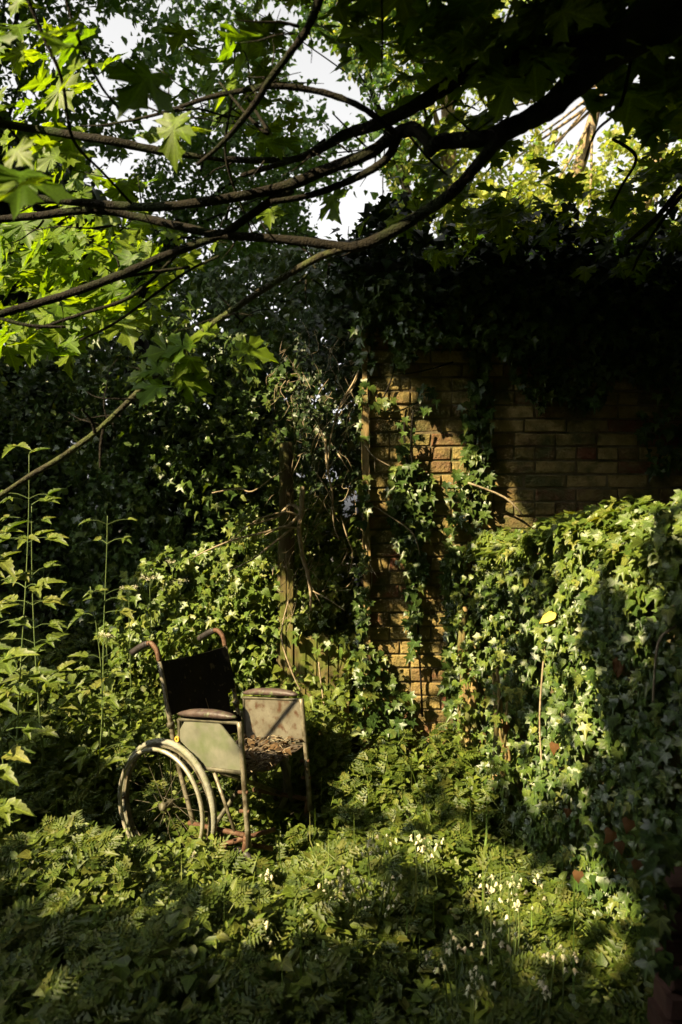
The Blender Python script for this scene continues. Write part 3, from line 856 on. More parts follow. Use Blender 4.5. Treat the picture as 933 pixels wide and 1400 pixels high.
# ------------------------------------------------------------------ undergrowth
def frond_tpl(L=1.0, pairs=7, seed=0):
    r = random.Random(seed); V = []; F = []
    def leaflet(a, d, n_, l, w):
        side = Vector(d).cross(Vector(n_)).normalized(); a = Vector(a); d = Vector(d).normalized()
        k = len(V); V.extend([tuple(a), tuple(a+d*l*.45+side*w), tuple(a+d*l), tuple(a+d*l*.45-side*w)]); F.append((k, k+1, k+2)); F.append((k, k+2, k+3))
    up = Vector((0, 0, 1))
    def zc(y): return -.35*(y-.25)**2 if y > .25 else -(.25-y)*.6
    # stalk
    k = len(V); V.extend([(-.008, 0, zc(0)), (.008, 0, zc(0)), (.004, 1, zc(1)), (-.004, 1, zc(1)), (.007, .35, zc(.35)), (-.007, .35, zc(.35))]); F.extend([(k, k+1, k+4), (k, k+4, k+5), (k+5, k+4, k+2), (k+5, k+2, k+3)])
    for i in range(pairs):
        t = i/(pairs-1); y = .30 + t*.62; pl = (.50*(1-t)**.9+.06)*r.uniform(.85, 1.1)
        for sd in (-1, 1):
            ang = math.radians(38+14*t+r.uniform(-6, 6)); d = Vector((math.cos(ang)*sd, math.sin(ang), -.10)); d.normalize(); sv = Vector((-d.y, d.x, 0))*sd
            a = Vector((0, y, zc(y))); wv = pl*.22
            out = [(.10, .05), (.22, .95), (.32, .45), (.48, .85), (.58, .35), (.72, .55), (.80, .2)]
            k = len(V); pts = [(0.02, 0)] + [(u, w) for u, w in out] + [(1, 0)] + [(u+.02, -w) for u, w in reversed(out)]
            if t > .55: pts = [(0.02, 0), (.3, .8), (.45, .35), (.65, .6), (1, 0), (.62, -.6), (.42, -.35), (.28, -.8)]
            V.append(tuple(a+d*pl*.5+Vector((0, 0, -.015))))
            V.extend([tuple(a+d*pl*u+sv*wv*w+Vector((0, 0, .03*abs(w)*pl*4-.10*pl*u*u))) for u, w in pts])
            m = len(pts); F.extend([(k, k+1+q, k+1+(q+1) % m) for q in range(m)])
    leaflet((0, .94, zc(.94)), (0, 1, -.2), up, .16, .04)
    return np.array(V), np.array(F)
FRONDS = [frond_tpl(seed=i, pairs=6+i % 3) for i in range(4)]
BLADE = (np.array([(-.012,0,0),(.012,0,0),(.010,.5,.10),(-.010,.5,.10),(0,1,-.05)]), np.array([(0,1,2),(0,2,3),(3,2,4)]))
NETTLE = fan([(0,0),(.2,.06),(.27,.22),(.22,.25),(.24,.42),(.17,.46),(.17,.62),(.10,.66),(.09,.8),(0,1.0)], (0,.4), .35, .35)


def frustum_points(n, y0, y1, margin=.35, near=1.0):
    """points on the ground inside the view, denser near by"""
    y = y0 + (y1-y0)*rng.random(n)**near
    half = CX/FOC*y + margin
    x = rng.uniform(-1, 1, n)*half
    return x, y


def veg_height(x, y):
    h = .30 + .10*np.sin(x*2.1+y*1.3) + .06*np.sin(x*5.1-y*4.3)
    h = h + .28*np.clip((y-3.15)/.5, 0, 1)*(x > -.25) + .1*np.clip((y-3.6)/.8, 0, 1)
    h = h - .04*np.exp(-((x+.3)**2+(y-3.1)**2)/.1)
    return np.clip(h + .04*np.sin(x*11+y*3)*np.sin(y*9-x*2), .12, .68)


def outside_solids(x, y):
    k = ~((y > WY-.04) & (x > WX0-.12))
    k &= ~((x > np.interp(y, [.7, 1.3, 1.9, 2.35, 2.8, 3.3, 3.74], [1.4, 1.28, 1.14, 1.02, .91, .78, .68])) & (y < 3.8))
    return k


def chair_clear(x, y, z, slack=0.0):
    """keep the undergrowth out of the seat, but let it through wheels and under the frame"""
    c_, s_ = math.cos(-.559), math.sin(-.559)
    dx, dy = x+.599, y-3.395
    u = dx*c_+dy*s_; v = -dx*s_+dy*c_
    return ~((u > -.12) & (u < .46) & (np.abs(v) < .27+slack) & (z > .22)) & ~((u > -.36) & (u < .42) & (v < -.20) & (v > -.40) & (z > .36)) & ~((u > -.05) & (u < .60) & (v > -.62) & (v < -.18) & (z > .285)) & ~((u > -.46) & (u < .10) & (v > -.60) & (v < -.18) & (z > .17))


FLC = [(508,1190,2.45,62,60),(515,1140,2.62,30,26),(592,1145,2.60,34,28),(716,1190,2.35,52,60),(672,1205,2.35,30,26),(622,1290,2.05,36,45),(686,1268,2.10,38,42),(765,1305,2.00,36,30),(380,1265,2.20,24,34),(372,1195,2.50,20,20),(432,1298,2.10,22,20),(345,1290,2.15,16,26),(470,1180,2.50,28,26),(648,1318,2.00,26,26),(733,1330,1.97,28,26),(463,1208,2.45,30,30),(566,1146,2.62,20,20)]


def flower_gap(p):
    px, py = project(p); k = np.ones(len(p), bool)
    for a, b_, Y, rx, ry in FLC: k &= ~((((px-a)/rx/1.2)**2+((py-b_-8)/ry/1.1)**2 < 1) & (p[:, 1] < Y+.12))
    return k


def undergrowth():
    # ferny cow parsley leaves
    n = 9300
    x, y = frustum_points(n, 1.25, 5.0, .3, .75)
    k = outside_solids(x, y) & ~((x < -.6) & (y > 3.9) & (rng.random(n) < .5)); x, y = x[k], y[k]; n = len(x)
    h = veg_height(x, y); z = ground_z(x, y) + h*rng.random(n)**.5*.95 - .02
    k = chair_clear(x, y, z+.05, .05); x, y, z = x[k], y[k], z[k]; n = len(x)
    a = rng.uniform(0, 2*np.pi, n)
    el = rng.uniform(-.1, .8, n)
    tip = np.stack([np.cos(a)*np.cos(el), np.sin(a)*np.cos(el)-.15, np.sin(el)], -1)
    nn = rand_dirs(n)*.45 + np.array([-.15, -.45, .9])
    s = rng.uniform(.075, .185, n)
    pos = np.stack([x, y, z], -1) - norm(tip)*s[:, None]*.4
    k = flower_gap(np.stack([x, y, z], -1)); pos, nn, tip, s = pos[k], nn[k], tip[k], s[k]
    v, f = mixed(FRONDS, pos, frames(nn, tip), s)
    o = link('cow_parsley_undergrowth', raw_mesh('cow_parsley_undergrowth', v, f, M['herb_dark'], uv=LAST_UV)); tag(o, 'ferny cow parsley leaves carpeting the ground around the wheelchair', 'undergrowth', kind='stuff')
    # broad and oval leaves, ground elder, ground ivy
    n = 50000
    x, y = frustum_points(n, 1.1, 5.6, .3, .8)
    k = outside_solids(x, y); x, y = x[k], y[k]; n = len(x)
    h = veg_height(x, y)*.85; z = ground_z(x, y) + h*rng.random(n)**.7
    k = chair_clear(x, y, z) & flower_gap(np.stack([x, y, z], -1)); x, y, z = x[k], y[k], z[k]; n = len(x)
    v, f = mixed([OVAL, IVY2, OVAL], np.stack([x, y, z], -1), frames(rand_dirs(n)*.6+np.array([-.15, -.2, 1]), rand_dirs(n)+np.array([0, -.2, -.2])), rng.uniform(.022, .06, n))
    o = link('ground_cover', raw_mesh('ground_cover', v, f, M['herb'], uv=LAST_UV)); tag(o, 'small broad leaves of low ground cover under the cow parsley', 'ground cover', kind='stuff')
    n = 500
    x, y = frustum_points(n, 1.1, 5.4, .3, .9)
    k = outside_solids(x, y) ; x, y = x[k], y[k]; n = len(x)
    z = ground_z(x, y)+rng.uniform(0, .12, n)
    a = rng.uniform(0, 2*np.pi, n)
    tip = np.stack([np.cos(a)*.8, np.sin(a)*.8, np.ones(n)], -1)
    nn = np.stack([np.cos(a), np.sin(a), np.full(n, -.3)], -1)
    s = rng.uniform(.12, .42, n)
    k = chair_clear(x, y, z+s*.8); 
    v, f = mixed([BLADE], np.stack([x, y, z], -1)[k], frames(nn, tip)[k], s[k])
    o = link('grass', raw_mesh('grass', v, f, M['grass'], uv=LAST_UV)); tag(o, 'thin grass and cleavers stems growing through the undergrowth', 'grass', kind='stuff')
undergrowth()


def wider_cover():
    # the same low growth carried on beyond the edges of the view
    n = 16000
    x = rng.uniform(-7, 7, n); y = rng.uniform(-2.5, 7, n)
    k = (np.abs(x) > CX/FOC*np.maximum(y, 0)+.25) & outside_solids(x, y) & ~((x > 0) & (y > WY)); x, y = x[k], y[k]; n = len(x)
    z = ground_z(x, y) + .30*rng.random(n)**.8
    p = np.stack([x, y, z], -1); p = p[~((np.abs(p[:, 0]) < .5) & (np.abs(p[:, 1]) < .6))]; n = len(p)
    v, f = mixed([SMALL, NETTLE], p, frames(rand_dirs(n)*.6+np.array([0, 0, 1]), rand_dirs(n)), rng.uniform(.07, .15, n))
    o = link('weeds', raw_mesh('weeds', v, f, M['herb'], uv=LAST_UV)); tag(o, 'low weeds spreading over the woodland floor to either side', 'weeds', kind='stuff')
wider_cover()


# ------------------------------------------------------------------ white flower plants
def flower_plant(px, py, Y, n, w, hgt, label):
    top = P(px, py, Y)
    base = np.array([top[0]+random.uniform(-.03, .03), Y+.03, float(ground_z(top[0], Y))])
    t = thing('white_flower', base, label, 'flower', 'white flowers nodding above the front undergrowth')
    bell = fan([(0,0),(.30,.25),(.26,.7),(.12,.85),(0,1.0)], (0,.45), .9, .2)
    mesh = None
    # bell: six petal lantern
    V = []; F = []
    prof = [(.10, 0), (.34, -.22), (.42, -.55), (.80, -.98)]
    for i, (r, z) in enumerate(prof):
        for k in range(6):
            a = k*math.pi/3; rr = r*(1 if k % 2 == 0 or i < 3 else .45); V.append((rr*math.cos(a), rr*math.sin(a), z*(1 if k % 2 == 0 or i < 3 else .62)))
    for i in range(3):
        for k in range(6): F.append((i*6+k, (i+1)*6+k, (i+1)*6+(k+1) % 6, i*6+(k+1) % 6))
    F.append(tuple(range(6)))
    mesh = raw_mesh('flower', V, F, M['petal'], True)
    ns = max(1, round(n/7))
    m = 0
    for i in range(ns):
        c0 = top + np.array([random.uniform(-w, w)*.5, random.uniform(-.05, .05), random.uniform(-hgt, 0)*.4])
        b = MB(); mid = (base+c0)/2+np.array([random.uniform(-.02, .02), 0, 0])
        b.tube([base+np.array([random.uniform(-.02, .02), 0, 0]), mid, c0+np.array([0, 0, .01])], [.003, .0025, .0018], 5, 4)
        fl = []
        for k in range(7):
            if m >= n: break
            m += 1
            q = c0 + np.array([random.gauss(0, w*.28), random.uniform(-.03, .03), random.uniform(-hgt, .03)*.7])
            b.tube([c0+np.array([0, 0, .008]), (c0+q)/2+np.array([0, 0, .012]), q], .0010, 4, 3)
            fl.append(q)
        b.build('stem', M['stem'], t, smooth=True)
        for q in fl:
            o = link('flower', mesh, t, q-base); sc = random.uniform(.009, .0145); o.scale = (sc, sc, sc*1.25)
            o.rotation_euler = (random.uniform(-.4, .4), random.uniform(-.4, .4), random.uniform(0, 6))
FL = [(508,1190,2.45,38,.19,.16,'largest spray of white bells, in the middle of the foreground left of centre'),
      (515,1140,2.62,13,.09,.06,'small tuft of white bells above the largest spray'),
      (592,1145,2.60,16,.11,.07,'loose white bells in front of the gap between wall and ivy'),
      (716,1190,2.35,36,.14,.15,'full spray of white bells in front of the ivy wall foot'),
      (672,1205,2.35,8,.07,.06,'small white cluster just left of the full spray by the ivy wall'),
      (622,1290,2.05,20,.08,.10,'narrow drooping white cluster low in the middle foreground'),
      (686,1268,2.10,16,.09,.09,'white cluster low between the narrow one and the right one'),
      (765,1305,2.00,14,.09,.06,'lowest white cluster at the right of the foreground'),
      (380,1265,2.20,10,.06,.08,'few white bells leaning at the left end of the row of flowers'),
      (372,1195,2.50,6,.05,.04,'tiny white tuft nearest below the wheelchair'),
      (432,1298,2.10,6,.06,.04,'short white tuft low at left of the flowers'),
      (345,1290,2.15,5,.04,.06,'leftmost thin white cluster in the dark foreground'),
      (648,1318,2.00,12,.07,.07,'white tuft in the lowest row directly right of the narrow drooping cluster'),
      (733,1330,1.97,12,.08,.06,'white tuft at the bottom between the two lowest right clusters'),
      (463,1208,2.45,14,.08,.08,'white bells hanging at the left flank of the largest spray'),
      (566,1146,2.62,8,.06,.04,'tiny white cluster between the small upper tuft and the loose bells'),
      (470,1180,2.50,12,.07,.06,'white bells touching the upper left of the largest spray')]
for a in FL: flower_plant(*a)


# ------------------------------------------------------------------ tall herbs at left
def herb(px, base_py, top_py, Y, label, lean=0, lsize=.10, nl=6, big=True):
    nl = int(nl*1.7); lsize = lsize*1.05
    b0 = P(px, base_py, Y); b0[2] = float(ground_z(b0[0], Y)); tp = P(px+lean, top_py, Y)
    t = thing('tall_herb', b0, label, 'plant', 'tall leafy herbs at the left')
    ph = random.uniform(0, 6); am = random.uniform(.02, .06)
    wig = lambda u: np.array([math.sin(u*3.5+ph)*am-math.sin(ph)*am, math.cos(u*3+ph)*am*.6-math.cos(ph)*am*.6, 0])
    pts = [b0 + (tp-b0)*u + wig(u) for u in np.linspace(0, 1, 9)]
    b = MB(); b.tube(pts, list(np.linspace(.005, .0018, 9)), 7, 4); b.build('stem', M['stem'], t, smooth=True)
    me = raw_mesh('leaf', NETTLE[0], NETTLE[1], M['herb'], uv=NETTLE[0][:, :2])
    for i in range(nl):
        u = min(1, max(.1, .15+.85*(i+random.uniform(-.45, .45))/(nl-1))); q = b0+(tp-b0)*u+wig(u)
        for sd in range(2):
            a = random.uniform(0, 6.28) if sd == 0 else a+math.pi
            l = random.uniform(.03, .14); d = np.array([math.cos(a), math.sin(a)*.6, .25])
            e = q+d*l
            for k in range(random.choice([2, 3, 3])):
                tip = np.array([math.cos(a+(k-1)*.9), math.sin(a+(k-1)*.9)*.8, random.uniform(-.4, .3)])
                R = frames(np.array([[random.uniform(-.4, .2), -.45, .9]]), tip[None])[0]
                s = lsize*random.uniform(.45, 1.3)*(1.1-.4*u)
                o = bpy.data.objects.new('leaf', me); col.objects.link(o); o.parent = t
                Mx = np.eye(4); Mx[:3, :3] = R*s; Mx[:3, 3] = e-b0; o.matrix_local = Matrix(Mx.tolist())
            b = MB(); b.tube([q, q+d*l*.5+np.array([0, 0, .01]), e], .002, 4, 2); b.build('leaf_stalk', M['stem'], t)
herb(152, 900, 705, 3.9, 'single tall green stem with curled top standing apart left of the wheelchair', -18, .075, 5)
herb(66, 900, 690, 3.5, 'leafy herb with pale upturned leaves left of the single tall stem', -14, .11, 8)
herb(22, 880, 620, 3.2, 'bushy herb at the left edge reaching up to the dark shrubs', -6, .12, 6)
herb(-8, 880, 730, 2.9, 'broad leaved herb cut by the left edge of the picture', 12, .14, 8)
herb(14, 960, 790, 3.0, 'low bushy herb in front of the tallest left ones', 8, .10, 4)
herb(118, 910, 800, 3.5, 'low herb just left of the single tall stem', 4, .10, 5)


def umbel(px, top_py, Y, spread, label):
    tp = P(px, top_py, Y); b0 = np.array([tp[0]+.01, Y, float(ground_z(tp[0], Y))])
    t = thing('cow_parsley', b0, label, 'plant', 'flowering cow parsley behind the wheelchair')
    b = MB(); hub = tp-np.array([0, 0, .05]); b.tube([b0, (b0+hub)/2+np.array([.008, 0, 0]), hub], [.004, .003, .002], 5, 4); 
    heads = []
    for k in range(8):
        a = k/8*6.28+random.random(); e = tp+np.array([math.cos(a)*spread*random.uniform(.5, 1), math.sin(a)*spread*.6, random.uniform(-.012, .012)])
        b.tube([hub, (hub+e)/2+np.array([0, 0, -.004]), e], .0011, 4, 2); heads.append(e)
    b.build('stem', M['stem'], t)
    for e in heads:
        n = 22; p = e+rng.normal(size=(n, 3))*np.array([.009, .009, .004])
        v, f = mixed([SMALL], p-b0, frames(rand_dirs(n)*.5+np.array([0, -.3, 1]), rand_dirs(n)), rng.uniform(.005, .009, n))
        link('flower_head', raw_mesh('flower_head', v, f, M['petal'], uv=LAST_UV), t)
for px, py, Y, sp, lb in [(205,790,4.1,.05,'cow parsley umbel on the tallest bare stalk right of the tall green stem'), (176,802,4.0,.045,'cow parsley umbel leaning left beside the tall green stem'),
                          (236,768,4.3,.045,'highest small cow parsley umbel against the dark gap'), (245,795,4.2,.04,'cow parsley umbel just below the highest one'), (146,868,3.8,.03,'small low umbel above the left grip of the wheelchair')]:
    umbel(px, py, Y, sp, lb)

# leafy slope at left under the herbs
def slope():
    n = 15000
    p = cloud([(-150,840),(60,850),(170,880),(240,870),(330,860),(420,830),(500,860),(500,1000),(300,1010),(150,1100),(-150,1200)], 3.6, 5.4, n, hole=False)
    g = ground_z(p[:, 0], p[:, 1]); k = p[:, 2] > g
    k &= outside_solids(p[:, 0], p[:, 1]) & chair_clear(p[:, 0], p[:, 1], p[:, 2], .06)
    # only a shell close to the top surface of the growth
    top = .62+.10*np.sin(p[:, 0]*3+p[:, 1]*2)+.10*np.clip(-p[:, 0]-.6, 0, 1)
    k &= p[:, 2] < top+.1*rng.random(len(p))
    p = p[k]; n = len(p)
    R = frames(rand_dirs(n)*.7+np.array([-.2, -.4, .8]), rand_dirs(n)+np.array([0, -.2, -.4]))
    v, f = mixed([OVAL, NETTLE, IVY2], p, R, rng.uniform(.03, .075, n))
    o = link('nettle_patch', raw_mesh('nettle_patch', v, f, M['herb'], uv=LAST_UV)); tag(o, 'patch of nettles and mixed weeds on the slope behind the wheelchair', 'weeds', kind='stuff')
slope()


# ------------------------------------------------------------------ ivy bank and dead vines left of the brick corner
def bank():
    t = thing('ivy_bank', (-.4, 4.3, .4), 'sunlit mound of ivy and brambles spilling out left of the brick corner', 'ivy')
    n = 5200
    poly = [(160,808),(215,770),(290,735),(345,700),(420,670),(490,655),(497,980),(455,985),(450,870),(405,880),(398,960),(380,950),(330,930),(250,925),(180,915),(140,880)]
    p = cloud(poly, 4.0, 4.75, n, hole=False, clump=.9, edge=16)
    px, py = project(p)
    # front surface leans back with height
    lim = 4.02+.25*np.clip((860-py)/200, 0, 1)
    k = (p[:, 1] > lim) & ~((px > 380) & (px < 404) & (py > 760) & (rng.random(len(p)) < .5)) & ~((px > 404) & (px < 478) & (py > 895) & (rng.random(len(p)) < .4))
    p = p[k]; n = len(p)
    R = frames(rand_dirs(n)*.6+np.array([-.45, -.6, .55]), rand_dirs(n)*.7+np.array([0, -.1, -.8]))
    leaves(t, IVYS, p, R, rng.uniform(.032, .068, n), M['ivy_bright'], 300)
    t2 = thing('ivy_screen', (-.8, 4.9, .4), 'tall dark screen of ivy hanging behind the sunlit mound', 'ivy')
    poly = [(100,440),(180,420),(260,380),(330,350),(420,335),(500,330),(500,860),(300,870),(100,870)]
    p = cloud(poly, 4.5, 6.4, 16000, clump=.3)
    k = ~((p[:, 0] > WX0-.03) & (p[:, 1] > WY)) & ~((project(p)[0] > 240) & (project(p)[1] > 860)); p = p[k]; n = len(p)
    R = frames(rand_dirs(n)*.7+np.array([-.4, -.6, .4]), rand_dirs(n)*.7+np.array([0, 0, -.8]))
    leaves(t2, IVYS, p, R, rng.uniform(.035, .075, n), M['ivy'], 200)
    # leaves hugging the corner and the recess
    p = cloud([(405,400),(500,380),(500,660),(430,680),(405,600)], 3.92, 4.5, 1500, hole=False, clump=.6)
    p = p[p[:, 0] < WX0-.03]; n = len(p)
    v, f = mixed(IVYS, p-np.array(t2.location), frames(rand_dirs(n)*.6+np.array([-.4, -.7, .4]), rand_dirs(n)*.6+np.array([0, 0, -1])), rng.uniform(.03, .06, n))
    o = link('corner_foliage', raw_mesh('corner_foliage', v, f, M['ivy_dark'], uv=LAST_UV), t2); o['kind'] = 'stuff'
    # dead vines
    tv = thing('dead_vine', P(425, 850, 3.95), 'tangle of bare pale vines hanging in front of the ivy left of the brick corner', 'vine')
    L = [([(414,665,3.93),(412,700,3.92),(409,722,3.92),(414,760,3.92),(424,800,3.92),(425,835,3.93)], [.012,.012,.011,.010,.008,.005]),
         ([(412,700,3.92),(395,718,3.9),(360,728,3.88),(320,738,3.86),(285,752,3.85),(265,762,3.86)], [.008,.007,.006,.005,.004,.002]),
         ([(409,705,3.92),(390,700,3.9),(350,712,3.88),(310,742,3.86)], [.006,.005,.004,.002]),
         ([(400,722,3.9),(375,742,3.87),(340,768,3.85),(312,780,3.84)], [.006,.005,.004,.002]),
         ([(412,700,3.92),(398,690,3.95),(380,706,3.9),(362,712,3.88),(335,720,3.88)], [.010,.008,.006,.005,.002]),
         ([(410,722,3.91),(385,722,3.88),(355,735,3.87)], [.005,.004,.002]),
         ([(290,674,4.3),(325,668,4.25),(345,672,4.2),(370,655,4.2),(392,640,4.2)], [.003,.004,.004,.003,.002]),
         ([(497,490,3.83),(485,520,3.84),(465,555,3.86),(452,600,3.9),(448,650,3.92)], [.004,.005,.004,.004,.003]),
         ([(500,470,3.8),(493,500,3.82),(478,540,3.84),(440,590,3.9)], [.003,.003,.003,.002]),
         ([(445,600,3.95),(448,640,3.95),(455,680,3.93),(452,705,3.93)], [.006,.006,.005,.003]),
         ([(432,645,3.9),(450,675,3.9),(458,700,3.9)], [.003,.003,.002]),
         ([(462,620,3.88),(478,645,3.86)], [.003,.002]),
         ([(455,690,3.88),(457,720,3.86),(464,738,3.86)], [.004,.003,.002]),
         ([(466,705,3.88),(475,735,3.87),(482,758,3.86),(476,790,3.86)], [.003,.003,.003,.002]),
         ([(425,620,3.95),(430,600,3.98),(438,590,4.0)], [.003,.003,.002]),
         ([(500,745,3.74),(508,775,3.73),(517,790,3.73)], [.003,.003,.002]),
         ([(508,775,3.73),(508,800,3.73),(500,820,3.74)], [.002,.002,.001]),
         ([(500,610,3.74),(512,625,3.72),(535,638,3.72)], [.003,.003,.002]),
         ([(512,625,3.72),(513,645,3.73)], [.002,.001]),
         ([(500,685,3.74),(540,710,3.7),(565,730,3.7),(575,760,3.72)], [.003,.003,.003,.002]),
         ([(395,820,3.9),(385,870,3.88),(400,920,3.85),(412,945,3.85)], [.003,.004,.004,.003]),
         ([(436,905,3.88),(440,940,3.87),(444,968,3.86)], [.004,.004,.003]),
         ([(428,808,3.9),(450,820,3.88),(472,835,3.87)], [.003,.003,.002]),
         ([(640,660,3.72),(690,680,3.7),(716,706,3.68)], [.005,.005,.004])]
    for pts, r in L:
        b = MB(); b.tube([P(q[0], q[1], q[2]-.06*(q[2] > 3.83)) for q in pts], [v_*1.2 for v_ in r], 6, 4, wob=.15); b.build('vine_stem', M['vine'], tv, smooth=True)
    # thin random tendrils
    b = MB()
    for k in range(110):
        px, py = random.uniform(380, 498), random.uniform(430, 800); Y = random.uniform(3.8, 4.05); q = [(px, py, Y)]
        for j in range(4): px += random.uniform(-16, 13); py += random.uniform(-4, 26); q.append((px, py, Y))
        b.tube([P(*v) for v in q], random.uniform(.0010, .0022), 4, 3)
    o = b.build('tendrils', M['vine'], tv); o['kind'] = 'stuff'
bank()


# ------------------------------------------------------------------ trees and shrubs behind
def bg_tree(name, label, polys, y0, y1, n, mat, size, tpl=SMALL, trunk=None, tmat='bark', group='trees and shrubs behind', clump=.6, up=.4, nbig=0, branches=0, cat='tree'):
    allp = np.concatenate([cloud(pl, y0, y1, int(n/len(polys)), clump=clump, edge=12) for pl in polys])
    allp = allp[allp[:, 2] > .2]
    if trunk: bp = P(*trunk[0][:3])
    else: bp = allp.mean(0)
    base = np.array([bp[0], bp[1], float(ground_z(bp[0], bp[1]))])
    t = thing(name, base, label, cat, group)
    if trunk:
        pts = [P(*q[:3]) for q in trunk]; pts = [base] + pts if pts[0][2] > base[2]+.3 else pts
        rr = [q[3] for q in trunk]; rr = ([rr[0]*1.15] if len(pts) > len(rr) else []) + rr
    else:
        pts = [base, allp.mean(0)]; rr = [.06, .03]
    b = MB(); b.tube(pts, rr, 9, 4, wob=.06); b.build('trunk', M[tmat], t, smooth=True)
    for i in range(branches):
        q = allp[rng.integers(len(allp))]; u = random.uniform(.4, 1); s0 = np.array(pts[-1])*u+np.array(pts[max(len(pts)-2, 0)])*(1-u)
        b = MB(); b.tube([s0, (s0+q)/2+rng.normal(size=3)*.1, q], [rr[-1]*.35, rr[-1]*.2, .005], 6, 4, wob=.1); b.build('branch', M[tmat], t, smooth=True)
    R = loose_frames(len(allp), up, .4)
    s = rng.uniform(size*.6, size*1.3, len(allp))
    v, f = mixed([tpl] if not isinstance(tpl, list) else tpl, allp-base, R, s)
    o = link('crown', raw_mesh('crown', v, f, M[mat], uv=LAST_UV), t); o['kind'] = 'stuff'
    return t

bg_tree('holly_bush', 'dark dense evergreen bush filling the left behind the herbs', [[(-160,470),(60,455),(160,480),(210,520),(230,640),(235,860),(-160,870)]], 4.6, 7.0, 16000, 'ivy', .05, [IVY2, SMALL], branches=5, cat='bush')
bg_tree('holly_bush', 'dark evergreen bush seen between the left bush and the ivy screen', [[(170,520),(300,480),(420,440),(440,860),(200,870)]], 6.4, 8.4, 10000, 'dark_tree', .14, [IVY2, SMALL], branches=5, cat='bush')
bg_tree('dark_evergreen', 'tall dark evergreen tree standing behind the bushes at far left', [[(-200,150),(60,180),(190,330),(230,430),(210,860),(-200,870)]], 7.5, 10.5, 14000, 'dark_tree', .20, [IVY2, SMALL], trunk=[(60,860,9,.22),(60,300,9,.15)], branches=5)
bg_tree('small_leaved_tree', 'fine leaved dark tree rising in the gap left of the sky opening', [[(290,130),(400,160),(440,240),(430,340),(300,360),(230,420),(180,420),(170,300),(230,180)]], 7.0, 8.8, 8500, 'green_tree', .062, [SMALL, IVY2], trunk=[(192,540,7.6,.14),(190,440,7.6,.12),(250,300,7.6,.07)], branches=8, clump=.7)
bg_tree('small_leaved_tree', 'dark leafy tree at upper left with sky flickering through it', [[(-150,-200),(180,-200),(250,30),(240,120),(140,220),(60,260),(-150,260)]], 6.0, 8.5, 9000, 'green_tree', .085, [SMALL, IVY2], trunk=[(-60,500,7.2,.14),(-40,150,7.2,.1)], branches=6, clump=.7)
bg_tree('small_leaved_tree', 'leafy tree above the ivy screen left of the outbuilding roof', [[(230,360),(330,330),(400,330),(500,335),(500,460),(400,480),(230,470)]], 6.2, 7.6, 4200, 'green_tree', .07, [SMALL, IVY2], trunk=[(310,760,7.0,.13),(312,640,7.0,.12),(330,430,7.0,.07)], branches=5)
bg_tree('small_leaved_tree', 'leafy crown filling the middle of the sky behind the crossing boughs', [[(230,-120),(600,-120),(600,345),(330,345),(250,200)]], 7.6, 9.6, 9500, 'green_tree', .085, [SMALL, IVY2], trunk=[(590,560,8.6,.10),(575,330,8.6,.06),(500,100,8.6,.03)], branches=9, clump=.8)
bg_tree('yellow_leaved_tree', 'sunlit yellow green tree with a pale leaning trunk behind the roof', [[(560,140),(700,200),(820,180),(820,400),(540,400),(520,300)]], 8.0, 10.0, 10500, 'yellow', .085, [SMALL, IVY2], trunk=[(745,480,9,.10),(752,330,9,.09),(795,220,9,.08),(830,90,9,.06)], tmat='pale_bark', branches=7, clump=.8)
bg_tree('yellow_leaved_tree', 'sunlit yellow tree at the right edge with a slanting trunk', [[(800,200),(1000,120),(1250,150),(1250,420),(780,420)]], 8.5, 10.5, 12500, 'yellow', .095, [SMALL, IVY2], trunk=[(850,450,9.4,.12),(880,280,9.4,.10),(935,110,9.4,.08)], tmat='pale_bark', branches=7, clump=.7)
bg_tree('yellow_leaved_tree', 'high yellow green crown showing through the top of the canopy', [[(420,-60),(640,-100),(760,20),(740,120),(600,150),(480,90),(430,60)]], 8.0, 10.0, 5200, 'yellow', .085, [SMALL, IVY2], trunk=[(620,420,9.6,.12),(610,60,9.6,.08)], tmat='pale_bark', branches=5, clump=.9)
bg_tree('hawthorn_tree', 'mid green tree directly behind the outbuilding roof', [[(540,345),(620,320),(720,330),(820,335),(933,310),(1100,330),(1100,430),(540,400)]], 5.6, 7.2, 4800, 'green_tree', .075, [SMALL, IVY2, IVY], trunk=[(650,480,6.4,.10),(650,330,6.4,.07)], branches=6, clump=.7)


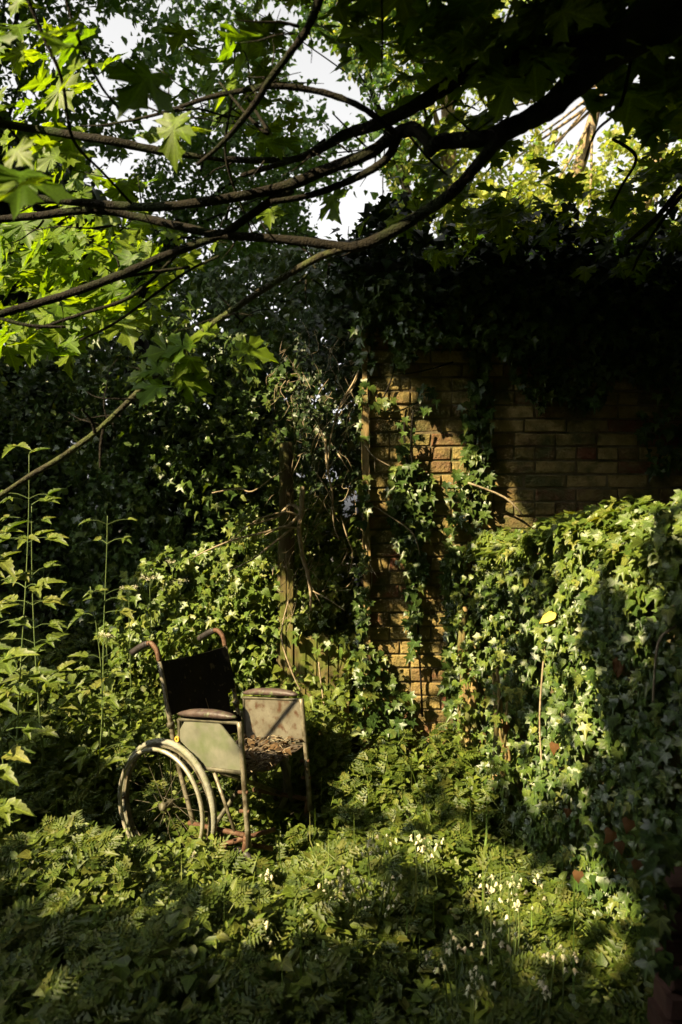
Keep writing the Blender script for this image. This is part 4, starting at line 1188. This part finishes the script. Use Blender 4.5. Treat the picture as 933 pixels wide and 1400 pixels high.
# spots chosen to be sunlit: leaves standing in their sun are dropped
SURF_LIT = [(635,1310,2.0,50,.7),(733,1325,1.97,42,.6),(688,1270,2.1,40,.5),(300,1250,2.4,120,.5),(480,1240,2.35,130,.6),(640,1230,2.4,120,.6),(180,1190,2.6,100,.55),(750,1190,2.4,80,.5),(515,1195,2.45,60,.9),(718,1200,2.35,55,.9),(622,1285,2.1,40,.7),(688,1268,2.1,40,.7),(560,1330,2.0,100,.25),(850,1010,2.4,70,.3),(780,940,2.6,80,.6),(880,850,2.4,80,.5),(790,850,2.75,90,.85),(720,900,3.0,60,.8),(900,720,2.35,90,.9),(800,745,2.75,80,.95),(700,800,3.2,70,.85),(430,1340,2.0,80,.25),(170,930,4.0,90,.95),(250,930,4.0,90,1),(200,880,4.3,80,.9),(340,880,4.1,60,.9),(120,960,3.7,60,.6),(370,960,3.7,50,.9),(215,905,3.9,100,1),(290,880,4.1,90,1),(330,910,4.0,60,1),(240,1010,3.3,80,1),(185,1040,3.2,75,1),(150,1110,3.0,85,.9),(240,1120,3.1,90,.85),(330,985,3.3,75,1),(400,980,3.5,60,1),(200,960,3.5,50,.6),
        (210,1000,3.25,60,1),(280,930,3.5,50,.8),(330,1090,3.2,40,.6),
        (430,1050,3.5,55,.8),(480,1010,3.6,70,1),(550,1010,3.6,60,1),(600,1030,3.4,60,.85),(520,1080,3.1,70,.65),(620,1100,2.9,60,.55),(390,1140,2.8,60,.5),
        (640,930,3.66,38,1),(640,850,3.66,28,.8),(645,990,3.6,40,1),(680,1000,3.25,40,.85),(690,920,3.3,50,.6),(670,760,3.4,50,.85),(740,760,3.0,60,.85),(820,740,2.7,70,.8),(900,700,2.35,60,.75),(760,850,2.9,60,.6),(840,820,2.6,50,.45),
        (700,860,3.1,40,.5),(760,1080,2.55,50,.2),
        (300,770,4.15,60,.7),(370,740,4.1,60,.8),(440,790,4.05,60,.6),(440,700,3.95,45,.7),(240,800,4.2,50,.65),(350,830,4.1,60,.75),(470,860,3.95,50,.8),(400,900,4.0,35,.7),(450,930,3.95,34,.6),(495,930,3.75,25,.8),(480,680,3.85,25,.6),(390,680,4.1,18,.3),
        (505,640,3.8,16,.4),(508,710,3.8,14,.3),(500,580,3.8,12,.6),
        (514,528,3.8,22,.7),(545,552,3.8,27,.9),(576,580,3.8,27,.9),(505,560,3.8,18,.6),(604,608,3.8,24,.85),(626,636,3.8,20,.85),(652,668,3.78,20,.8),(560,580,3.8,20,.7),(590,640,3.8,16,.5),(560,640,3.8,14,.35),(560,690,3.76,22,.4),(646,680,3.74,26,.7),(575,660,3.76,20,.4),
        (680,655,3.78,12,.4),(700,682,3.78,15,.6),(722,705,3.78,15,.65),(540,780,3.8,14,.3),(516,838,3.8,18,.7),(540,866,3.8,22,.85),(566,895,3.8,22,.85),(590,920,3.8,18,.75),(540,770,3.8,16,.4),(595,830,3.8,16,.4),(580,760,3.8,14,.3),
        (60,700,3.4,100,1),(20,660,3.2,90,1),(150,760,3.9,60,.85),(90,790,3.7,80,.9),(20,780,3.1,80,.85),(110,850,3.6,80,.75),(205,780,4.1,40,.8),(140,560,5.0,60,.2),(80,590,5.0,60,.25),(300,600,5.2,80,.2),(220,640,5.5,70,.2),
        (345,600,5.0,50,.25),(460,1180,2.5,95,.75),(510,1190,2.45,70,.85),(720,1190,2.35,50,.6),(622,1285,2.1,36,.45),(690,1265,2.1,36,.45),(380,1190,2.5,80,.7),(300,1190,2.7,95,.75),(190,1180,2.7,90,.65),(270,1250,2.4,60,.3),(400,1280,2.1,45,.25),(765,1300,2.0,26,.35),(600,1200,2.5,70,.5),(570,1150,2.7,60,.6),(680,1130,2.7,60,.55),(750,1150,2.5,50,.5),(450,1120,2.8,70,.6),(330,1140,2.8,70,.6),(90,1130,3.0,60,.45),(790,1215,2.2,36,.2),
        (270,455,2.3,40,.8),(230,520,2.3,40,.9),(340,480,2.3,30,.9),(330,415,2.3,26,.6),(180,545,2.5,26,.5)]



def make_gate(lits, power, dapple=False):
    s = np.array(TO_SUN); u = norm(np.cross(s, [0, 0, 1.])); v = np.cross(u, s)
    C = np.array([P(a, b_, Y) for a, b_, Y, r, l in lits]); Rr = np.array([r/FOC*Y for a, b_, Y, r, l in lits]); Ls = np.array([l for *_, l in lits])
    Cu, Cv, Cs = C@u, C@v, C@s
    def gate(p, rad=.05):
        pu, pv, ps = p@u, p@v, p@s
        lit = np.zeros(len(p))
        for i in range(len(C)):
            d = np.hypot(pu-Cu[i], pv-Cv[i])
            lit = np.maximum(lit, np.where(ps > Cs[i]+.3, Ls[i]*np.clip((Rr[i]*1.25+rad-d)/(Rr[i]*.35), 0, 1), 0))
        if dapple:
            q = 1.0 + .5*np.sin(pu*15+1.3*np.sin(pv*6))*np.sin(pv*17+1.1*np.sin(pu*7)) + .35*np.sin(pu*37+pv*9)*np.sin(pv*33-pu*6)
            lit = lit*np.clip(q, .25, 1)
        return rng.random(len(p)) < (1-lit)**power
    return gate


# ------------------------------------------------------------------ the maple: boughs across the top
LIT = []   # (px, py, Y, radius px, strength) : chosen sunlit spots, canopy leaves toward the sun are dropped
def maple():
    base = np.array([2.6, .6, 0.])
    t = thing('maple_tree', base, 'maple tree whose dark boughs and lobed leaves hang across the top', 'tree')
    b = MB(); b.tube([base, base+np.array([-.05, .05, 1.6]), base+np.array([-.15, .2, 2.7]), P(1330, -380, 1.75)*.5+np.array([1.0, .5, 1.8])], [.24, .19, .15, .11], 12, 4, wob=.05)
    b.build('trunk', M['bark'], t, smooth=True)
    def bough(pts, mat='bark', name='branch'):
        # pts: px, py, Y, width in photo pixels
        b = MB(); b.tube([P(q[0], q[1], q[2]) for q in pts], [q[3]*.88*q[2]/FOC/2 for q in pts], 10, 6, wob=.10)
        return b.build(name, M[mat], t, smooth=True)
    bough([(1450,-420,1.7,150),(1150,-170,1.72,120),(960,-20,1.75,96),(880,40,1.8,72),(820,80,1.85,52),(760,140,1.9,38),(720,165,1.93,32),(688,180,1.95,30)], name='bough')
    bough([(700,172,1.95,28),(660,190,1.98,24),(620,192,2.0,24),(598,196,2.0,22),(585,208,2.0,20)], name='bough')
    bough([(590,205,2.0,16),(582,190,2.02,18),(565,176,2.05,22),(540,185,2.08,20),(500,212,2.1,18),(440,234,2.15,18),(390,255,2.2,17),(330,268,2.2,15),(250,280,2.25,14),(190,283,2.3,13),(90,275,2.35,12),(0,268,2.4,12),(-120,262,2.45,11)])
    bough([(692,178,1.95,26),(670,205,1.98,20),(640,240,2.0,17),(610,270,2.05,18),(575,293,2.1,18),(540,315,2.12,18),(505,332,2.15,17),(475,338,2.18,16),(430,332,2.2,14),(360,325,2.25,13),(300,321,2.3,13),(240,308,2.35,13),(180,295,2.4,12),(125,287,2.4,12),(60,294,2.45,12),(0,300,2.5,11),(-120,312,2.5,10)])
    bough([(480,337,2.18,12),(440,350,2.2,11),(400,372,2.25,10),(350,402,2.3,10),(300,437,2.35,10),(250,475,2.4,10),(215,510,2.45,10),(170,555,2.5,9),(130,592,2.55,9),(80,628,2.6,9),(30,658,2.65,8),(-60,720,2.7,8)], 'mossy_bark')
    bough([(548,178,2.06,14),(535,208,2.08,13),(515,228,2.1,12),(480,246,2.15,11),(440,262,2.2,10),(400,272,2.2,9),(370,276,2.2,8)])
    bough([(400,258,2.2,14),(370,275,2.22,13),(335,300,2.25,12),(300,322,2.3,12),(225,350,2.35,12),(160,378,2.4,13),(100,400,2.45,12),(40,418,2.5,12),(0,430,2.5,12),(-100,470,2.5,11)])
    bough([(905,30,1.8,40),(840,60,1.85,34),(780,62,1.9,26),(730,72,1.95,24),(680,88,2.0,24),(630,105,2.05,24),(600,125,2.08,22),(560,150,2.1,20),(510,172,2.15,18),(470,185,2.2,16),(430,208,2.2,12),(380,225,2.25,9),(330,240,2.3,6)])
    bough([(448,-60,1.7,14),(436,0,1.75,14),(420,40,1.8,12),(395,75,1.85,11),(370,108,1.9,11),(350,140,1.95,10),(325,172,2.0,9),(300,200,2.1,7),(270,225,2.2,5)])
    bough([(545,185,2.05,10),(500,150,2.0,9),(460,132,2.0,10),(420,122,2.0,9),(370,118,2.0,9),(330,124,2.05,8),(280,135,2.1,7),(220,155,2.2,5),(150,170,2.3,3),(110,172,2.35,1.5)])
    bough([(330,222,2.3,3),(270,214,2.3,8),(210,205,2.3,12),(150,192,2.3,13),(100,185,2.35,12),(40,175,2.4,12),(-60,160,2.4,12)])
    bough([(310,218,2.4,9),(360,219,2.4,10),(410,215,2.4,8),(445,190,2.35,4)])
    for q in [[(30,-20,1.8,6),(60,50,1.85,6),(85,110,1.9,5),(100,190,2.0,5),(140,235,2.1,4),(180,278,2.2,4)], [(85,-20,1.8,5),(110,60,1.85,5),(140,120,1.95,4),(165,150,2.1,3)],
              [(322,60,2.2,3),(318,130,2.2,4),(308,200,2.2,4),(318,250,2.25,4),(338,300,2.3,3),(346,322,2.3,3)], [(0,160,2.4,4),(40,210,2.4,4),(75,262,2.4,3)],
              [(555,180,2.05,4),(585,215,2.05,4),(612,240,2.1,3)], [(522,-10,1.8,4),(523,60,1.85,3),(522,100,1.9,2)], [(838,190,2.4,5),(870,215,2.5,5),(850,255,2.6,4),(835,285,2.6,3)],
              [(933,255,2.3,10),(905,290,2.35,9),(890,305,2.4,8),(860,330,2.5,5)], [(1000,200,2.4,8),(930,270,2.4,6),(880,340,2.45,4),(865,370,2.5,3)], [(870,30,1.9,6),(850,140,2.0,5),(815,180,2.1,4),(800,220,2.2,3)],
              [(250,478,2.4,7),(252,500,2.38,7),(250,530,2.38,5),(252,545,2.38,2)], [(130,592,2.5,5),(125,575,2.48,5),(112,560,2.45,3)], [(142,585,2.5,5),(138,610,2.5,5),(137,640,2.5,3)],
              [(150,382,2.4,5),(210,372,2.4,5),(260,365,2.42,4)], [(240,350,2.4,5),(180,405,2.5,6),(110,430,2.55,5),(50,450,2.6,4)], [(300,350,2.3,4),(250,375,2.4,4),(160,440,2.5,4),(110,465,2.6,3)],
              [(0,435,2.5,6),(40,445,2.5,6),(90,447,2.5,4)], [(300,112,2.1,3),(345,165,2.0,5),(366,180,2.0,6),(330,120,2.1,4)], [(455,155,2.2,2),(475,175,2.2,3),(500,200,2.15,3)]]:
        bough(q, name='twig')
    b = MB()
    TW = [(690,180,0,268,1.95,2.4),(475,338,0,300,2.18,2.5),(480,337,130,592,2.18,2.55),(400,258,40,418,2.2,2.5),(840,60,470,185,1.85,2.2),(436,0,300,200,1.75,2.1),(545,185,220,155,2.05,2.2)]
    for k in range(95):
        x0_, y0_, x1_, y1_, Y0_, Y1_ = random.choice(TW); u = random.random()
        px = x0_+(x1_-x0_)*u; py = y0_+(y1_-y0_)*u+random.uniform(-6, 6); Y = Y0_+(Y1_-Y0_)*u+random.uniform(-.03, .03)
        a = random.uniform(0, 6.28); st = random.uniform(12, 26); q = []
        for j in range(random.randint(3, 6)):
            q.append(P(px, py, Y)); px += math.cos(a)*st; py += math.sin(a)*st*.8; Y += random.uniform(-.05, .07); a += random.uniform(-.45, .45)
        b.tube(q, list(np.linspace(random.uniform(.0022, .0045), .0009, len(q))), 5, 3, wob=.25)
    o = b.build('fine_twigs', M['bark'], t); o['kind'] = 'stuff'
    # leaves: (px, py, rx, ry, Y0, Y1, count, size, sunlit)
    G = [(50,30,120,70,1.35,1.9,80,.17,0),(100,110,80,50,1.6,2.2,50,.15,0),(70,170,90,50,2.2,2.8,30,.15,.2),(280,30,100,50,1.5,2.1,40,.14,0),(20,130,60,80,1.6,2.2,26,.16,0),(60,60,130,90,2.3,3.0,50,.16,0),(300,90,90,60,2.6,3.2,26,.14,0),
         (205,85,35,50,1.5,1.9,9,.17,.2),(258,140,30,50,1.7,2.0,7,.15,1),(235,205,35,40,1.9,2.2,9,.14,1),(270,215,25,30,2.0,2.3,3,.14,1),(205,40,40,40,1.5,1.8,3,.16,0),
         (30,240,45,35,1.35,1.6,6,.17,1),(45,160,50,40,1.7,2.2,6,.16,.15),(110,225,60,40,2.4,3.2,12,.14,.4),(340,60,50,40,1.9,2.3,10,.14,.1),(300,90,40,30,2.0,2.4,5,.13,.3),
         (180,255,120,30,2.6,3.4,16,.14,.8),
         (60,320,120,50,2.9,4.4,90,.17,1),(60,380,120,50,2.8,4.2,95,.17,1),(180,340,70,45,2.6,3.6,34,.17,1),(80,440,95,30,2.7,3.6,48,.16,1),(160,425,45,30,2.7,3.2,18,.15,1),(100,470,30,10,2.7,3.0,5,.13,1),
         (230,325,60,30,2.2,2.6,14,.13,.8),(300,295,70,25,2.2,2.6,8,.12,.5),(230,372,50,20,2.3,2.7,6,.11,.5),(345,140,60,50,2.2,2.8,10,.12,.2),
         (466,178,12,18,1.75,1.85,2,.19,.1),(430,312,14,8,2.05,2.1,1,.15,.6),(488,300,6,10,2.05,2.1,1,.13,.1),(455,275,20,10,2.2,2.4,2,.12,.3),(410,330,15,10,2.3,2.4,2,.11,.2),(380,190,30,20,2.2,2.5,5,.12,.2),
         (600,40,130,60,1.9,2.8,56,.15,0),(500,40,40,50,2.0,2.6,8,.13,.1),(700,60,110,60,1.9,2.8,32,.15,0),(640,110,80,40,2.0,2.6,12,.14,0),(830,60,110,80,2.0,2.6,80,.17,0),(760,30,120,50,1.9,2.5,40,.17,0),(930,60,60,120,2.0,2.6,40,.17,0),(900,120,60,60,2.0,2.6,18,.16,0),(800,10,150,50,1.8,2.4,44,.16,0),(470,20,60,50,2.0,2.6,12,.13,.1),(590,260,60,40,2.6,3.4,18,.11,.1),
         (545,125,50,35,2.1,2.6,8,.13,.2),(560,230,40,35,2.3,3.0,8,.12,.1),(550,290,40,20,2.6,3.2,8,.12,.2),(620,160,50,25,2.4,3.0,8,.13,.2),
         (640,300,60,30,2.8,3.6,18,.13,.2),(700,230,80,50,2.5,3.5,40,.12,.2),(740,300,80,40,2.8,3.8,44,.12,.2),(780,240,60,40,2.6,3.4,12,.12,.2),(860,290,80,50,2.8,3.6,44,.12,.2),(900,220,60,50,2.6,3.4,24,.13,.2),(690,180,50,25,2.6,3.2,8,.12,.2),(880,360,60,20,2.8,3.4,14,.11,.1),
         (600,340,60,18,3.0,3.6,12,.11,.1)]
    pos = []; sz = []; lit = []
    for px, py, rx, ry, a, c_, n, s, l in G:
        q = rng.normal(size=(n, 2))*.55; Y = rng.uniform(a, c_, n)
        x = px+q[:, 0]*rx; y = py+q[:, 1]*ry
        k = np.ones(n, bool) if n <= 6 else holes(x, y, 1.2 if py < 280 else .75); x, y, Y = x[k], y[k], Y[k]; n = len(x)
        pos.append(np.stack([(x-CX)/FOC*Y, Y, EYE-(y-CY)/FOC*Y], -1)); sz.append(s*rng.uniform(.50, 1.15, n)); lit.append(np.full(n, l))
        if l > .25: LIT.append((px, py, (a+c_)/2, max(rx, ry)*(1.15 if l > .8 else .8), l))
    pos = np.concatenate(pos); sz = np.concatenate(sz); n = len(pos)
    sz *= .72
    kk = make_gate([q for q in SURF_LIT if q[0] > 480 and q[1] < 950], 1.1)(pos, .03); pos, sz = pos[kk], sz[kk]; n = len(pos)
    nn = rand_dirs(n)*.55 + np.array([-.25, -.55, .6]); tt = rand_dirs(n)*.7+np.array([-.1, -.1, -.75])
    leaves(t, MAPLES, pos, frames(nn, tt), sz, M['maple'], 300)
    # leaves placed one by one along the mossy branch
    for px, py, Y, s, nr, tp in [(262,470,2.30,.115,(-.2,-.7,.8),(-.9,0,-.35)),(240,478,2.32,.10,(.1,-.8,.6),(-1,0,-.4)),(224,505,2.34,.085,(0,-.7,.7),(-.9,0,-.3)),(262,488,2.32,.085,(.1,-.8,.6),(-.3,0,-.9)),(205,510,2.34,.08,(-.2,-.8,.6),(-1,0,.0)),
                                 (250,520,2.30,.10,(.2,-.8,.5),(.6,0,-.2)),(222,525,2.30,.105,(-.1,-.7,.7),(-.45,0,-1)),(238,512,2.3,.09,(.1,-.75,.7),(.9,0,-.5)),(326,478,2.28,.12,(.2,-.7,.7),(1,0,-.05)),(292,455,2.3,.09,(-.2,-.6,.8),(-.8,0,.3))]:
        R = frames(np.array([nr], float), np.array([tp], float))[0]
        tp_ = MAPLES[random.randrange(4)]; o = link('leaf', raw_mesh('leaf', (tp_[0]*s)@R.T, tp_[1], M['maple'], uv=tp_[0][:, :2]), t, P(px, py, Y)-base)
    b = MB(); b.tube([P(285,466,2.33), P(305,460,2.3), P(326,478,2.28)], .0018, 5, 4); b.tube([P(250,520,2.36), P(245,515,2.33), P(250,520,2.30)], .0015, 5, 2); b.build('leaf_stalk', M['stem'], t)
    return t
maple_t = maple()

# ------------------------------------------------------------------ canopy out of view: added for shade, thinned where sun should pass
def canopy():
    s = np.array(TO_SUN)
    keep_ = [q for q in SURF_LIT if (q[2] > 3.7 and q[0] > 500) or (200 < q[0] < 420 and 900 < q[1] < 1060)]
    g1 = make_gate(LIT + keep_, 3.0); g2 = make_gate([q for q in SURF_LIT if q not in keep_], 3.2, True)
    gate = lambda p, rad=.05: g1(p, rad) & g2(p, rad)
    def visible(p):
        px, py = project(np.where(p[:, 1:2] > .1, p, np.array([[99., .1, 0]])))
        return (p[:, 1] > .1) & (px > -25) & (px < 958) & (py > -25) & (py < 1425)
    # shade crowns as separate unseen trees, each with its trunk
    spec = [('left_shade_tree', 'unseen tree with a crown shaped to shade the clearing from the left', (-6.5, -2.2), (-9.5, -3.0, -6.0, 2.0), 13000),
            ('overhead_shade_tree', 'unseen tree with a crown shaped to shade the clearing from overhead', (-1.5, -3.0), (-3.0, 3.5, -5.5, 3.4), 14000),
            ('far_left_shade_tree', 'unseen tree with a crown shaped to block sky light on the far left', (-7.0, 5.5), (-9.5, -2.2, 1.5, 7.5), 9500),
            ('right_shade_tree', 'unseen tree with a crown shaped to shade the outbuilding from the right', (5.0, 2.5), (1.8, 7.5, -4.0, 7.0), 17000)]
    for name, label, (bx_, by_), (x0, x1, y0, y1), n in spec:
        x = rng.uniform(x0, x1, n); y = rng.uniform(y0, y1, n)
        zmin = np.maximum(3.5, EYE + .78*np.maximum(y, 0) + .25)
        z = zmin + rng.random(n)**1.3*2.3
        # ragged outer margin reaching lower away from the view
        p = np.stack([x, y, z], -1)
        p = p[gate(p, .12) & ~visible(p)]
        base = np.array([bx_, by_, 0.])
        t = thing(name, base, label, 'tree')
        top = np.array([(x0+x1)/2*.5+bx_*.5, (y0+y1)/2*.5+by_*.5, 6.0])
        b = MB(); b.tube([base, base*.8+top*.2, base*.4+top*.6, top], [.26, .2, .14, .06], 10, 4, wob=.05); b.build('trunk', M['bark'], t, smooth=True)
        vv, ff = mixed([SMALL, IVY2], p-base, frames(rand_dirs(len(p))*.7+np.array(s)*.9, rand_dirs(len(p))), rng.uniform(.20, .38, len(p)))
        o = link('crown', raw_mesh('crown', vv, ff, M['dark_tree'], uv=LAST_UV), t); o['kind'] = 'stuff'
    # unseen woodland leaves added round the clearing to cut sky light
    n = 15000
    a = rng.uniform(0, 2*np.pi, n); r = rng.uniform(9.5, 11.5, n)
    p = np.stack([np.cos(a)*r, np.sin(a)*r, rng.random(n)**.9*8.5], -1)
    p = p[gate(p, .45) & ~visible(p)]
    vv, ff = mixed([SMALL], p, frames(-p*np.array([1, 1, .2])/10+rand_dirs(len(p))*.5, rand_dirs(len(p))), rng.uniform(.4, .75, len(p)))
    o = link('woodland', raw_mesh('woodland', vv, ff, M['dark_tree'], uv=LAST_UV)); tag(o, 'unseen mass of dark woodland leaves added to dim the clearing', 'woods', kind='stuff')
canopy()
